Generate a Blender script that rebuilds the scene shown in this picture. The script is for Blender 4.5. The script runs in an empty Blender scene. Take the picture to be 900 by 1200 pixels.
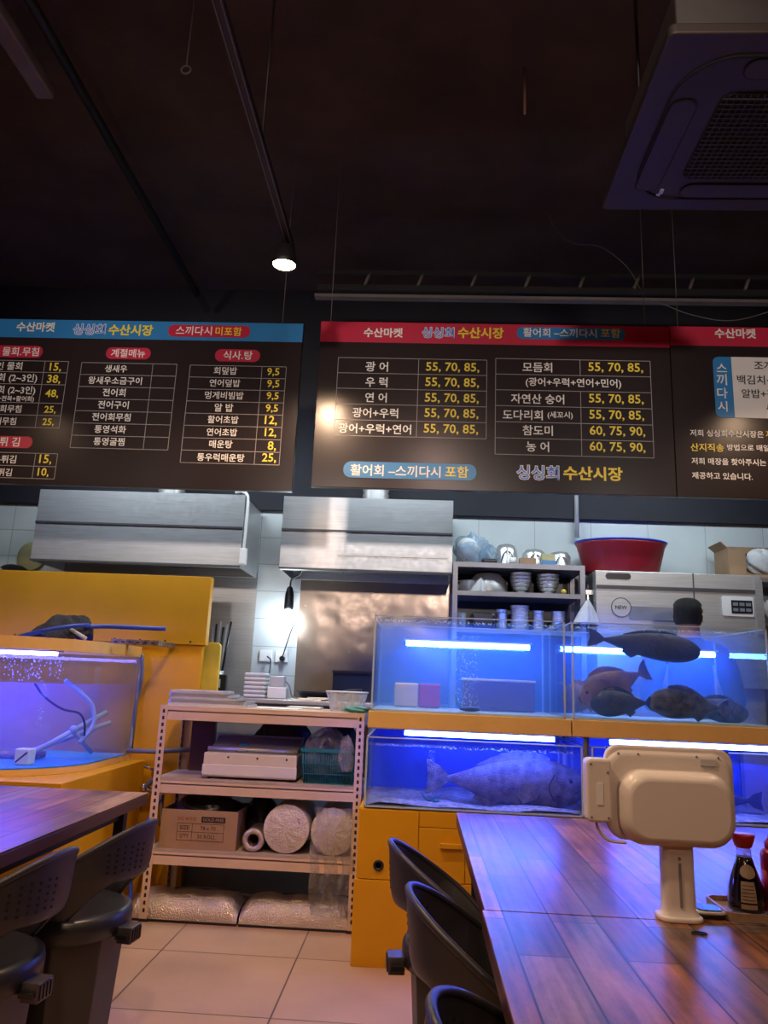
import bpy, bmesh, math, random
from mathutils import Vector, Matrix
random.seed(7)
C = bpy.context.scene.collection
SC = bpy.context.scene
PI = math.pi

# ---------------------------------------------------------------- camera
yaw, pitch, roll = (math.radians(a) for a in (3.11, 12.81, 2.37))
fw = Vector((-math.sin(yaw)*math.cos(pitch), math.cos(yaw)*math.cos(pitch), math.sin(pitch)))
rt = Vector((math.cos(yaw), math.sin(yaw), 0)); up = rt.cross(fw)
r2 = math.cos(roll)*rt + math.sin(roll)*up
u2 = -math.sin(roll)*rt + math.cos(roll)*up
cam = bpy.data.cameras.new('camera'); cam.sensor_fit = 'VERTICAL'; cam.sensor_height = 36
cam.lens = 875/1200*36; cam.clip_start = 0.02
co = bpy.data.objects.new('camera', cam); C.objects.link(co)
co.matrix_world = Matrix(((r2.x, u2.x, -fw.x, 0), (r2.y, u2.y, -fw.y, 0), (r2.z, u2.z, -fw.z, 1.25), (0, 0, 0, 1)))
SC.camera = co

# ---------------------------------------------------------------- exposure, world, room lamps and added fill
SC.view_settings.view_transform = 'Standard'; SC.view_settings.look = 'None'
SC.view_settings.gamma = 1; SC.view_settings.use_curve_mapping = False
SC.view_settings.exposure = 0.0
SC.cycles.use_denoising = True
SC.cycles.max_bounces = 8; SC.cycles.transparent_max_bounces = 40
SC.cycles.diffuse_bounces = 3; SC.cycles.glossy_bounces = 4; SC.cycles.volume_bounces = 1
SC.cycles.sample_clamp_indirect = 4; SC.cycles.caustics_reflective = False; SC.cycles.caustics_refractive = False
W = bpy.data.worlds.new('world'); SC.world = W; W.use_nodes = True
W.node_tree.nodes['Background'].inputs[0].default_value = (0.75, 0.6, 0.6, 1)
W.node_tree.nodes['Background'].inputs[1].default_value = 0.010
WARM = (1.0, 0.66, 0.42); COOL = (0.80, 0.93, 1.0)
def light(name, kind, loc, power, color, aim=None, **kw):
    l = bpy.data.lights.new(name, kind); l.energy = power; l.color = color
    for k, v in kw.items(): setattr(l, k, v)
    o = bpy.data.objects.new(name, l); C.objects.link(o); o.location = loc
    if aim is not None:
        o.rotation_euler = (Vector(aim)-Vector(loc)).to_track_quat('-Z', 'Y').to_euler()
    return o
# warm track spots: the one in view has its own light in its builder; these hang outside the frame
for (x, y, p) in ((1.96, 2.89, 40), (-2.6, 2.6, 25), (-0.62, 1.35, 85), (1.5, 1.0, 14), (-2.2, 0.9, 50), (0.4, -0.6, 40)):
    light('warm_spot', 'SPOT', (x, y, 2.98), p, WARM, (x, y+0.5, 0), spot_size=2.3, spot_blend=0.6, shadow_soft_size=0.05)
for x in (-2.5, -1.1, 0.4, 1.9):   # unseen fill spots added behind the camera to brighten the menu boards
    light('board_fill_spot', 'SPOT', (x, -1.6, 2.85), 330, (1.0, 0.87, 0.78), (x*0.92, 3.75, 2.86), spot_size=0.50, spot_blend=1.0, shadow_soft_size=0.12)
light('warm_ceiling_fill', 'POINT', (0.1, 0.2, 3.4), 24, (1.0, 0.66, 0.55), shadow_soft_size=0.15)  # unseen fill added to give the dark ceiling a warm tone
# kitchen tube lights behind the menu boards
for x in (-1.9, -0.2, 1.5):
    light('kitchen_tube_light', 'AREA', (x, 4.25, 2.95), 17, COOL, (x, 5.0, 1.5), shape='RECTANGLE', size=1.2, size_y=0.2)

# ---------------------------------------------------------------- materials
def mat(name, col, rough=0.5, metal=0.0, var=0.12, scale=8.0, bump=0.0, bscale=60.0, spec=0.5, coat=0.0, emit=None, estr=0, alpha=1.0, stretch=None, trans=0):
    m = bpy.data.materials.new(name); m.use_nodes = True
    nt = m.node_tree; N = nt.nodes; L = nt.links; b = N['Principled BSDF']
    b.inputs['Roughness'].default_value = rough; b.inputs['Metallic'].default_value = metal
    b.inputs['Specular IOR Level'].default_value = spec; b.inputs['Coat Weight'].default_value = coat
    b.inputs['Coat Roughness'].default_value = 0.08
    b.inputs['Alpha'].default_value = alpha; b.inputs['Transmission Weight'].default_value = trans
    tc = N.new('ShaderNodeTexCoord'); src = tc.outputs['Object']
    if stretch:
        mp = N.new('ShaderNodeMapping'); mp.inputs['Scale'].default_value = stretch
        L.new(src, mp.inputs['Vector']); src = mp.outputs['Vector']
    nz = N.new('ShaderNodeTexNoise'); nz.inputs['Scale'].default_value = scale; nz.inputs['Detail'].default_value = 4
    L.new(src, nz.inputs['Vector'])
    cr = N.new('ShaderNodeValToRGB')
    cr.color_ramp.elements[0].position = 0.3; cr.color_ramp.elements[1].position = 0.7
    cr.color_ramp.elements[0].color = tuple(c*(1-var) for c in col)+(1,)
    cr.color_ramp.elements[1].color = tuple(min(1, c*(1+var)) for c in col)+(1,)
    L.new(nz.outputs['Fac'], cr.inputs['Fac']); L.new(cr.outputs['Color'], b.inputs['Base Color'])
    if bump:
        n2 = N.new('ShaderNodeTexNoise'); n2.inputs['Scale'].default_value = bscale; L.new(src, n2.inputs['Vector'])
        bp = N.new('ShaderNodeBump'); bp.inputs['Strength'].default_value = bump; bp.inputs['Distance'].default_value = 0.01
        L.new(n2.outputs['Fac'], bp.inputs['Height']); L.new(bp.outputs['Normal'], b.inputs['Normal'])
    if emit:
        b.inputs['Emission Color'].default_value = emit+(1,); b.inputs['Emission Strength'].default_value = estr
    return m

def glassy(name, tint=(0.93, 0.97, 1.0), rough=0.02, haze=0.0, hazecol=(0.8, 0.85, 0.9), ior=1.4, gl=1.0):
    """thin clear sheet: see-through, with a Fresnel reflection and a little dirt"""
    m = bpy.data.materials.new(name); m.use_nodes = True; nt = m.node_tree; N = nt.nodes; L = nt.links
    N.remove(N['Principled BSDF']); out = N['Material Output']
    tr = N.new('ShaderNodeBsdfTransparent'); tr.inputs[0].default_value = tint+(1,)
    g = N.new('ShaderNodeBsdfGlossy'); g.inputs['Roughness'].default_value = rough; g.inputs['Color'].default_value = (gl, gl, gl, 1)
    fr = N.new('ShaderNodeFresnel'); fr.inputs['IOR'].default_value = ior
    mx = N.new('ShaderNodeMixShader'); ge = N.new('ShaderNodeNewGeometry'); iv = N.new('ShaderNodeMath'); iv.operation = 'SUBTRACT'; iv.inputs[0].default_value = 1
    L.new(ge.outputs['Backfacing'], iv.inputs[1]); mu = N.new('ShaderNodeMath'); mu.operation = 'MULTIPLY'   # only the outer side of a sheet mirrors
    L.new(fr.outputs[0], mu.inputs[0]); L.new(iv.outputs[0], mu.inputs[1]); L.new(mu.outputs[0], mx.inputs[0]); L.new(tr.outputs[0], mx.inputs[1]); L.new(g.outputs[0], mx.inputs[2])
    last = mx
    if haze:
        d = N.new('ShaderNodeBsdfDiffuse'); d.inputs[0].default_value = hazecol+(1,)
        tl = N.new('ShaderNodeBsdfTranslucent'); tl.inputs[0].default_value = hazecol+(1,)
        ad = N.new('ShaderNodeMixShader'); ad.inputs[0].default_value = 0.5; L.new(d.outputs[0], ad.inputs[1]); L.new(tl.outputs[0], ad.inputs[2])
        tc = N.new('ShaderNodeTexCoord'); nz = N.new('ShaderNodeTexNoise'); nz.inputs['Scale'].default_value = 14; nz.inputs['Detail'].default_value = 5
        L.new(tc.outputs['Object'], nz.inputs['Vector'])
        mr = N.new('ShaderNodeMapRange'); mr.inputs['From Min'].default_value = 0.35; mr.inputs['From Max'].default_value = 0.75
        mr.inputs['To Min'].default_value = haze*0.4; mr.inputs['To Max'].default_value = haze*1.6
        L.new(nz.outputs['Fac'], mr.inputs['Value'])
        m2 = N.new('ShaderNodeMixShader'); L.new(mr.outputs[0], m2.inputs[0]); L.new(mx.outputs[0], m2.inputs[1]); L.new(ad.outputs[0], m2.inputs[2])
        last = m2
    L.new(last.outputs[0], out.inputs['Surface'])
    return m

def water_mat(name, dens, col, absorb=0.0):
    m = glassy(name, tint=(1, 1, 1), rough=0.02, ior=1.2)
    nt = m.node_tree; N = nt.nodes; L = nt.links
    s = N.new('ShaderNodeVolumeScatter'); s.inputs['Color'].default_value = col+(1,); s.inputs['Density'].default_value = dens
    s.inputs['Anisotropy'].default_value = 0.1
    L.new(s.outputs[0], N['Material Output'].inputs['Volume'])
    return m

def emitter(name, col, strength):
    return mat(name, (0.8, 0.8, 0.8), 0.4, var=0, emit=col, estr=strength)

def plank_mat():
    m = mat('plank_print', (0.2, 0.1, 0.05), 0.3, coat=0.25); m.node_tree.nodes['Principled BSDF'].inputs['Coat Roughness'].default_value = 0.22
    nt = m.node_tree; N = nt.nodes; L = nt.links; b = N['Principled BSDF']
    tc = N.new('ShaderNodeTexCoord'); sp = N.new('ShaderNodeSeparateXYZ'); L.new(tc.outputs['Object'], sp.inputs[0])
    cb = N.new('ShaderNodeCombineXYZ'); L.new(sp.outputs['Y'], cb.inputs['X']); L.new(sp.outputs['X'], cb.inputs['Y'])
    br = N.new('ShaderNodeTexBrick'); L.new(cb.outputs[0], br.inputs['Vector'])
    br.inputs['Scale'].default_value = 1.0; br.inputs['Brick Width'].default_value = 0.62; br.inputs['Row Height'].default_value = 0.105
    br.inputs['Mortar Size'].default_value = 0.0025; br.inputs['Mortar Smooth'].default_value = 0.3; br.offset = 0.37
    br.inputs['Color1'].default_value = (0, 0, 0, 1); br.inputs['Color2'].default_value = (1, 1, 1, 1); br.inputs['Mortar'].default_value = (0.5, 0.5, 0.5, 1)
    cr = N.new('ShaderNodeValToRGB'); cr.color_ramp.interpolation = 'LINEAR'
    e = cr.color_ramp.elements; e[0].position = 0; e[0].color = (0.035, 0.015, 0.010, 1); e[1].position = 1; e[1].color = (0.26, 0.17, 0.12, 1)
    for p, c in ((0.25, (0.15, 0.060, 0.022, 1)), (0.45, (0.075, 0.052, 0.045, 1)), (0.62, (0.25, 0.10, 0.035, 1)), (0.8, (0.10, 0.045, 0.022, 1))):
        k = e.new(p); k.color = c
    L.new(br.outputs['Color'], cr.inputs['Fac'])
    mp = N.new('ShaderNodeMapping'); mp.inputs['Scale'].default_value = (55, 2.2, 1); L.new(tc.outputs['Object'], mp.inputs['Vector'])
    gz = N.new('ShaderNodeTexNoise'); gz.inputs['Scale'].default_value = 1.0; gz.inputs['Detail'].default_value = 6; L.new(mp.outputs[0], gz.inputs['Vector'])
    mp2 = N.new('ShaderNodeMapping'); mp2.inputs['Scale'].default_value = (14, 5, 1); L.new(tc.outputs['Object'], mp2.inputs['Vector'])
    pz = N.new('ShaderNodeTexNoise'); pz.inputs['Scale'].default_value = 1.0; pz.inputs['Detail'].default_value = 5; pz.inputs['Roughness'].default_value = 0.7; L.new(mp2.outputs[0], pz.inputs['Vector'])
    ad = N.new('ShaderNodeMath'); ad.operation = 'MULTIPLY_ADD'; L.new(pz.outputs['Fac'], ad.inputs[0]); ad.inputs[1].default_value = 1.2; L.new(gz.outputs['Fac'], ad.inputs[2])
    mr = N.new('ShaderNodeMapRange'); mr.inputs['From Min'].default_value = 0.75; mr.inputs['From Max'].default_value = 1.45; mr.inputs['To Min'].default_value = 0.25; mr.inputs['To Max'].default_value = 2.7
    L.new(ad.outputs[0], mr.inputs['Value'])
    mx = N.new('ShaderNodeMix'); mx.data_type = 'RGBA'; mx.blend_type = 'MULTIPLY'; mx.inputs['Factor'].default_value = 1
    L.new(cr.outputs['Color'], mx.inputs['A']); L.new(mr.outputs[0], mx.inputs['B'])
    m2 = N.new('ShaderNodeMix'); m2.data_type = 'RGBA'; L.new(br.outputs['Fac'], m2.inputs['Factor']); L.new(mx.outputs['Result'], m2.inputs['A']); m2.inputs['B'].default_value = (0.012, 0.008, 0.006, 1)
    L.new(m2.outputs['Result'], b.inputs['Base Color'])
    r3 = N.new('ShaderNodeMapRange'); r3.inputs['To Min'].default_value = 0.26; r3.inputs['To Max'].default_value = 0.46; L.new(pz.outputs['Fac'], r3.inputs['Value']); L.new(r3.outputs[0], b.inputs['Roughness'])
    return m

def tile_mat(name, col, grout, bw, rh, mortar, rough, axes, off=(0, 0), offset=0.0, var=0.05):
    m = mat(name, col, rough); nt = m.node_tree; N = nt.nodes; L = nt.links; b = N['Principled BSDF']
    tc = N.new('ShaderNodeTexCoord'); sp = N.new('ShaderNodeSeparateXYZ'); L.new(tc.outputs['Object'], sp.inputs[0])
    cb = N.new('ShaderNodeCombineXYZ')
    for k in (0, 1):
        a = N.new('ShaderNodeMath'); a.operation = 'ADD'; a.inputs[1].default_value = off[k]
        L.new(sp.outputs[axes[k]], a.inputs[0]); L.new(a.outputs[0], cb.inputs[k])
    br = N.new('ShaderNodeTexBrick'); L.new(cb.outputs[0], br.inputs['Vector']); br.offset = offset
    br.inputs['Scale'].default_value = 1; br.inputs['Brick Width'].default_value = bw; br.inputs['Row Height'].default_value = rh
    br.inputs['Mortar Size'].default_value = mortar; br.inputs['Mortar Smooth'].default_value = 0.2
    br.inputs['Color1'].default_value = tuple(c*(1-var) for c in col)+(1,); br.inputs['Color2'].default_value = tuple(min(1, c*(1+var)) for c in col)+(1,)
    br.inputs['Mortar'].default_value = grout+(1,)
    nz = N.new('ShaderNodeTexNoise'); nz.inputs['Scale'].default_value = 2.3; nz.inputs['Detail'].default_value = 6; L.new(tc.outputs['Object'], nz.inputs['Vector'])
    mr = N.new('ShaderNodeMapRange'); mr.inputs['From Min'].default_value = 0.3; mr.inputs['From Max'].default_value = 0.7; mr.inputs['To Min'].default_value = 0.86; mr.inputs['To Max'].default_value = 1.08; L.new(nz.outputs['Fac'], mr.inputs['Value'])
    mx = N.new('ShaderNodeMix'); mx.data_type = 'RGBA'; mx.blend_type = 'MULTIPLY'; mx.inputs['Factor'].default_value = 1
    L.new(br.outputs['Color'], mx.inputs['A']); L.new(mr.outputs[0], mx.inputs['B']); L.new(mx.outputs['Result'], b.inputs['Base Color'])
    bp = N.new('ShaderNodeBump'); bp.invert = True; bp.inputs['Strength'].default_value = 0.4; bp.inputs['Distance'].default_value = 0.003
    L.new(br.outputs['Fac'], bp.inputs['Height']); L.new(bp.outputs['Normal'], b.inputs['Normal'])
    return m

def steel_mat(name, col, rough, wav=0.0, stretch=(1, 1, 30), metal=1.0):
    m = mat(name, col, rough, metal, var=0.10, scale=5, stretch=stretch)
    nt = m.node_tree; N = nt.nodes; L = nt.links; b = N['Principled BSDF']; tc = N['Texture Coordinate']
    n1 = N.new('ShaderNodeTexNoise'); n1.inputs['Scale'].default_value = 1.6; n1.inputs['Detail'].default_value = 3; L.new(tc.outputs['Object'], n1.inputs['Vector'])
    n3 = N.new('ShaderNodeTexNoise'); n3.inputs['Scale'].default_value = 35; n3.inputs['Detail'].default_value = 5; L.new(tc.outputs['Object'], n3.inputs['Vector'])
    r = N.new('ShaderNodeMapRange'); r.inputs['To Min'].default_value = rough*0.75; r.inputs['To Max'].default_value = rough*1.3
    L.new(n3.outputs['Fac'], r.inputs['Value']); L.new(r.outputs[0], b.inputs['Roughness'])
    if wav:
        bp = N.new('ShaderNodeBump'); bp.inputs['Strength'].default_value = wav; bp.inputs['Distance'].default_value = 0.03
        L.new(n1.outputs['Fac'], bp.inputs['Height']); L.new(bp.outputs['Normal'], b.inputs['Normal'])
    return m

M = {}
M['floor'] = tile_mat('floor_tile', (0.52, 0.33, 0.225), (0.14, 0.10, 0.08), 0.63, 0.63, 0.004, 0.32, ('X', 'Y'), (1.15, -0.02+0.03))
M['wall_tile'] = tile_mat('white_wall_tile', (0.62, 0.66, 0.68), (0.30, 0.33, 0.35), 0.62, 0.195, 0.0025, 0.3, ('X', 'Z'), (1.18, 0.1), 0.0, 0.02)
M['wall_panel'] = tile_mat('white_wall_panel', (0.62, 0.67, 0.70), (0.34, 0.38, 0.42), 0.40, 3.0, 0.0022, 0.35, ('X', 'Z'), (0.0, 0), 0.0, 0.015)
M['dark_wall'] = mat('dark_painted_wall', (0.012, 0.012, 0.022), 0.7)
M['room_wall'] = mat('dim_room_wall', (0.12, 0.09, 0.08), 0.8)
M['ceiling'] = mat('sprayed_dark_ceiling', (0.056, 0.033, 0.024), 0.9, var=0.3, scale=2.5, bump=0.3, bscale=30)
M['black_metal'] = mat('black_metal', (0.016, 0.013, 0.015), 0.5, 0.2)
M['grey_conduit'] = mat('grey_conduit', (0.16, 0.13, 0.12), 0.5)
M['yellow'] = mat('yellow_paint', (0.66, 0.305, 0.006), 0.48, var=0.06, scale=3, bump=0.05, bscale=15, spec=0.3)
M['yellow_rim'] = mat('yellow_rim', (0.74, 0.45, 0.15), 0.45, var=0.06)
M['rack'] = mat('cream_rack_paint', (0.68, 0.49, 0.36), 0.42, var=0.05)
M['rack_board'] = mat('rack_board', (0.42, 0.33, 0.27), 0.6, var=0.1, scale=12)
M['slot'] = mat('slot_hole_dark', (0.02, 0.014, 0.012), 0.8)
M['steel'] = steel_mat('stainless_steel', (0.47, 0.47, 0.49), 0.38, 0.05, metal=0.62)
M['steel_dull'] = steel_mat('dull_stainless', (0.50, 0.49, 0.49), 0.42, 0.10, metal=0.62)
M['steel_wavy'] = steel_mat('buckled_stainless', (0.29, 0.215, 0.17), 0.24, 0.9, (1, 1, 1), metal=0.55)
M['steel_bright'] = steel_mat('polished_steel', (0.72, 0.72, 0.73), 0.3, 0.0, (1, 1, 1), metal=0.7)
M['seam'] = mat('steel_seam_shadowline', (0.09, 0.09, 0.10), 0.5, 0.6)
M['shelf_metal'] = mat('grey_shelf_metal', (0.25, 0.25, 0.29), 0.4, 0.6)
M['chair'] = mat('charcoal_plastic', (0.028, 0.026, 0.032), 0.42, var=0.1, bump=0.06, bscale=300)
M['chair_seat'] = mat('charcoal_seat', (0.022, 0.022, 0.027), 0.35)
M['bucket'] = mat('charcoal_bucket', (0.040, 0.035, 0.037), 0.45)
M['gill'] = mat('fish_gill_shadow', (0.025, 0.022, 0.022), 0.6)
M['hole'] = mat('pierced_black', (0.003, 0.003, 0.004), 0.9)
M['latch'] = mat('grey_latch', (0.10, 0.09, 0.10), 0.35, 0.5)
M['plank'] = plank_mat()
M['edge'] = mat('dark_table_edge', (0.075, 0.028, 0.018), 0.4, stretch=(1, 1, 30))
M['board'] = mat('menu_board_face', (0.022, 0.014, 0.015), 0.22, var=0.03)
M['board_back'] = mat('menu_board_side', (0.10, 0.08, 0.08), 0.5)
M['blue_print'] = mat('blue_print', (0.02, 0.20, 0.50), 0.35, var=0.02)
M['red_print'] = mat('red_print', (0.50, 0.012, 0.05), 0.35, var=0.02)
M['white_print'] = mat('white_print', (0.80, 0.77, 0.75), 0.4, var=0.02)
M['yellow_print'] = mat('yellow_print', (0.85, 0.66, 0.04), 0.4, var=0.02)
M['dark_print'] = mat('dark_print', (0.02, 0.018, 0.02), 0.4)
M['deepblue_print'] = mat('deep_blue_print', (0.07, 0.24, 0.80), 0.4)
M['line_print'] = mat('grey_line_print', (0.34, 0.31, 0.31), 0.5)
M['glass'] = glassy('tank_glass', tint=(0.90, 0.95, 1.0), haze=0.008)
M['glass_edge'] = mat('glass_edge_seal', (0.45, 0.55, 0.68), 0.3)
M['water_upper'] = water_mat('hazy_water', 1.9, (0.07, 0.22, 1.0))
M['water_lower'] = water_mat('deep_water', 0.9, (0.08, 0.22, 1.0))
M['water_left'] = water_mat('curved_tank_water', 1.0, (0.20, 0.20, 1.0))
M['led'] = emitter('blue_white_led', (0.035, 0.13, 1.0), 150)
M['led_low'] = emitter('cool_white_led', (0.05, 0.10, 1.0), 110)
M['led_left'] = emitter('violet_blue_led', (0.10, 0.085, 1.0), 130)
M['blue_back'] = mat('blue_tank_backing', (0.03, 0.07, 0.50), 0.5, var=0.15, scale=2)
M['blue_floor'] = mat('blue_tank_floor', (0.05, 0.30, 0.85), 0.5)
M['sand'] = mat('tank_gravel', (0.32, 0.30, 0.28), 0.8, var=0.5, scale=40, bump=0.6, bscale=60)
M['bubble'] = glassy('air_bubble', haze=0.55, hazecol=(0.9, 0.95, 1.0))
M['white_plastic'] = mat('white_plastic', (0.74, 0.68, 0.63), 0.32, var=0.02)
M['white_clean'] = mat('clean_white', (0.8, 0.8, 0.8), 0.4, var=0.03)
M['black'] = mat('black_plastic', (0.012, 0.012, 0.015), 0.35)
M['dark_screen'] = mat('dark_screen', (0.02, 0.025, 0.04), 0.2)
M['card'] = mat('corrugated_cardboard', (0.36, 0.22, 0.125), 0.75, var=0.08, scale=10)
M['card_ink'] = mat('brown_ink', (0.08, 0.035, 0.03), 0.6)
M['card_red'] = mat('red_ink', (0.35, 0.05, 0.03), 0.6)
M['bag_black'] = mat('black_bin_bag', (0.008, 0.008, 0.016), 0.28, bump=0.7, bscale=14)
M['bag_clear'] = glassy('clear_plastic_bag', haze=0.35, hazecol=(0.75, 0.68, 0.64), rough=0.12)
M['bubble_wrap'] = mat('bubble_wrap', (0.66, 0.56, 0.50), 0.35, var=0.1, scale=30, bump=0.8, bscale=90)
M['foil'] = mat('silver_foil', (0.66, 0.56, 0.50), 0.36, 0.9, bump=0.7, bscale=150)
M['teal'] = mat('teal_plastic', (0.015, 0.17, 0.19), 0.4)
M['machine_cream'] = mat('cream_enamel', (0.66, 0.58, 0.48), 0.4, var=0.03)
M['grey_plastic'] = mat('grey_plastic', (0.22, 0.22, 0.24), 0.4)
M['pale_grey'] = mat('pale_grey_plastic', (0.52, 0.52, 0.55), 0.4)
M['red_tub'] = mat('red_plastic', (0.30, 0.014, 0.025), 0.35, var=0.06)
M['blue_rim'] = mat('blue_plastic', (0.02, 0.06, 0.50), 0.3)
M['lemon'] = mat('lemon_plastic', (0.72, 0.52, 0.07), 0.4)
M['pale_yellow'] = mat('pale_yellow_plastic', (0.50, 0.45, 0.24), 0.45)
M['cloth'] = mat('white_cloth', (0.62, 0.62, 0.64), 0.9, bump=0.4, bscale=40)
M['green_cloth'] = mat('green_cloth', (0.10, 0.30, 0.26), 0.9, bump=0.4, bscale=40)
M['red_sauce'] = mat('red_sauce_plastic', (0.34, 0.008, 0.045), 0.35, var=0.05)
M['cap_red'] = mat('red_cap', (0.42, 0.014, 0.02), 0.3)
M['soy'] = mat('soy_filled_glass', (0.006, 0.004, 0.004), 0.06, coat=0.6)
M['label'] = mat('buff_label', (0.42, 0.32, 0.20), 0.5, var=0.1, scale=40)
M['clear_glass'] = glassy('clear_bottle_glass', haze=0.45, rough=0.03)
M['tray_wood'] = mat('blond_wood', (0.42, 0.27, 0.17), 0.4, stretch=(4, 40, 4))
M['fish_dark'] = mat('dark_fish_skin', (0.030, 0.026, 0.026), 0.35, var=0.6, scale=16, bump=0.5, bscale=150)
M['fish_grey'] = mat('mottled_grouper_skin', (0.17, 0.14, 0.13), 0.45, var=0.6, scale=22, bump=0.5, bscale=150)
M['fish_red'] = mat('pink_bream_skin', (0.24, 0.12, 0.11), 0.4, var=0.5, scale=9, bump=0.5, bscale=150)
M['fish_mottle'] = mat('speckled_rockfish_skin', (0.075, 0.07, 0.065), 0.4, var=0.9, scale=26, bump=0.5, bscale=120)
M['fish_eye'] = mat('fish_eye', (0.10, 0.09, 0.07), 0.15)
M['skin'] = mat('skin', (0.50, 0.28, 0.19), 0.55)
M['hair'] = mat('black_hair', (0.010, 0.009, 0.010), 0.55, bump=1.0, bscale=90, stretch=(6, 6, 1))
M['shirt'] = mat('dark_shirt_cloth', (0.030, 0.026, 0.030), 0.9)
M['trousers'] = mat('black_trousers_cloth', (0.014, 0.014, 0.017), 0.9)
M['warm_lamp'] = emitter('warm_lamp_face', (1.0, 0.66, 0.33), 34)
M['cool_bulb'] = emitter('cool_bulb_glow', (0.80, 0.95, 1.0), 60)
M['ac'] = mat('ac_panel_plastic', (0.034, 0.021, 0.017), 0.6, var=0.04)
M['ac_side'] = mat('ac_body_metal', (0.07, 0.06, 0.055), 0.5)
M['hose_blue'] = mat('pale_blue_hose', (0.35, 0.42, 0.62), 0.35)
M['pipe_grey'] = mat('grey_pipe', (0.17, 0.17, 0.19), 0.4)
M['chrome'] = mat('chrome', (0.6, 0.6, 0.62), 0.15, 1.0)
M['rusty'] = mat('rust_speckled_zinc', (0.22, 0.17, 0.14), 0.6, 0.5, var=0.6, scale=30)
M['net'] = mat('dark_net_mesh', (0.022, 0.020, 0.035), 0.8, bump=1.0, bscale=120)

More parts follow.
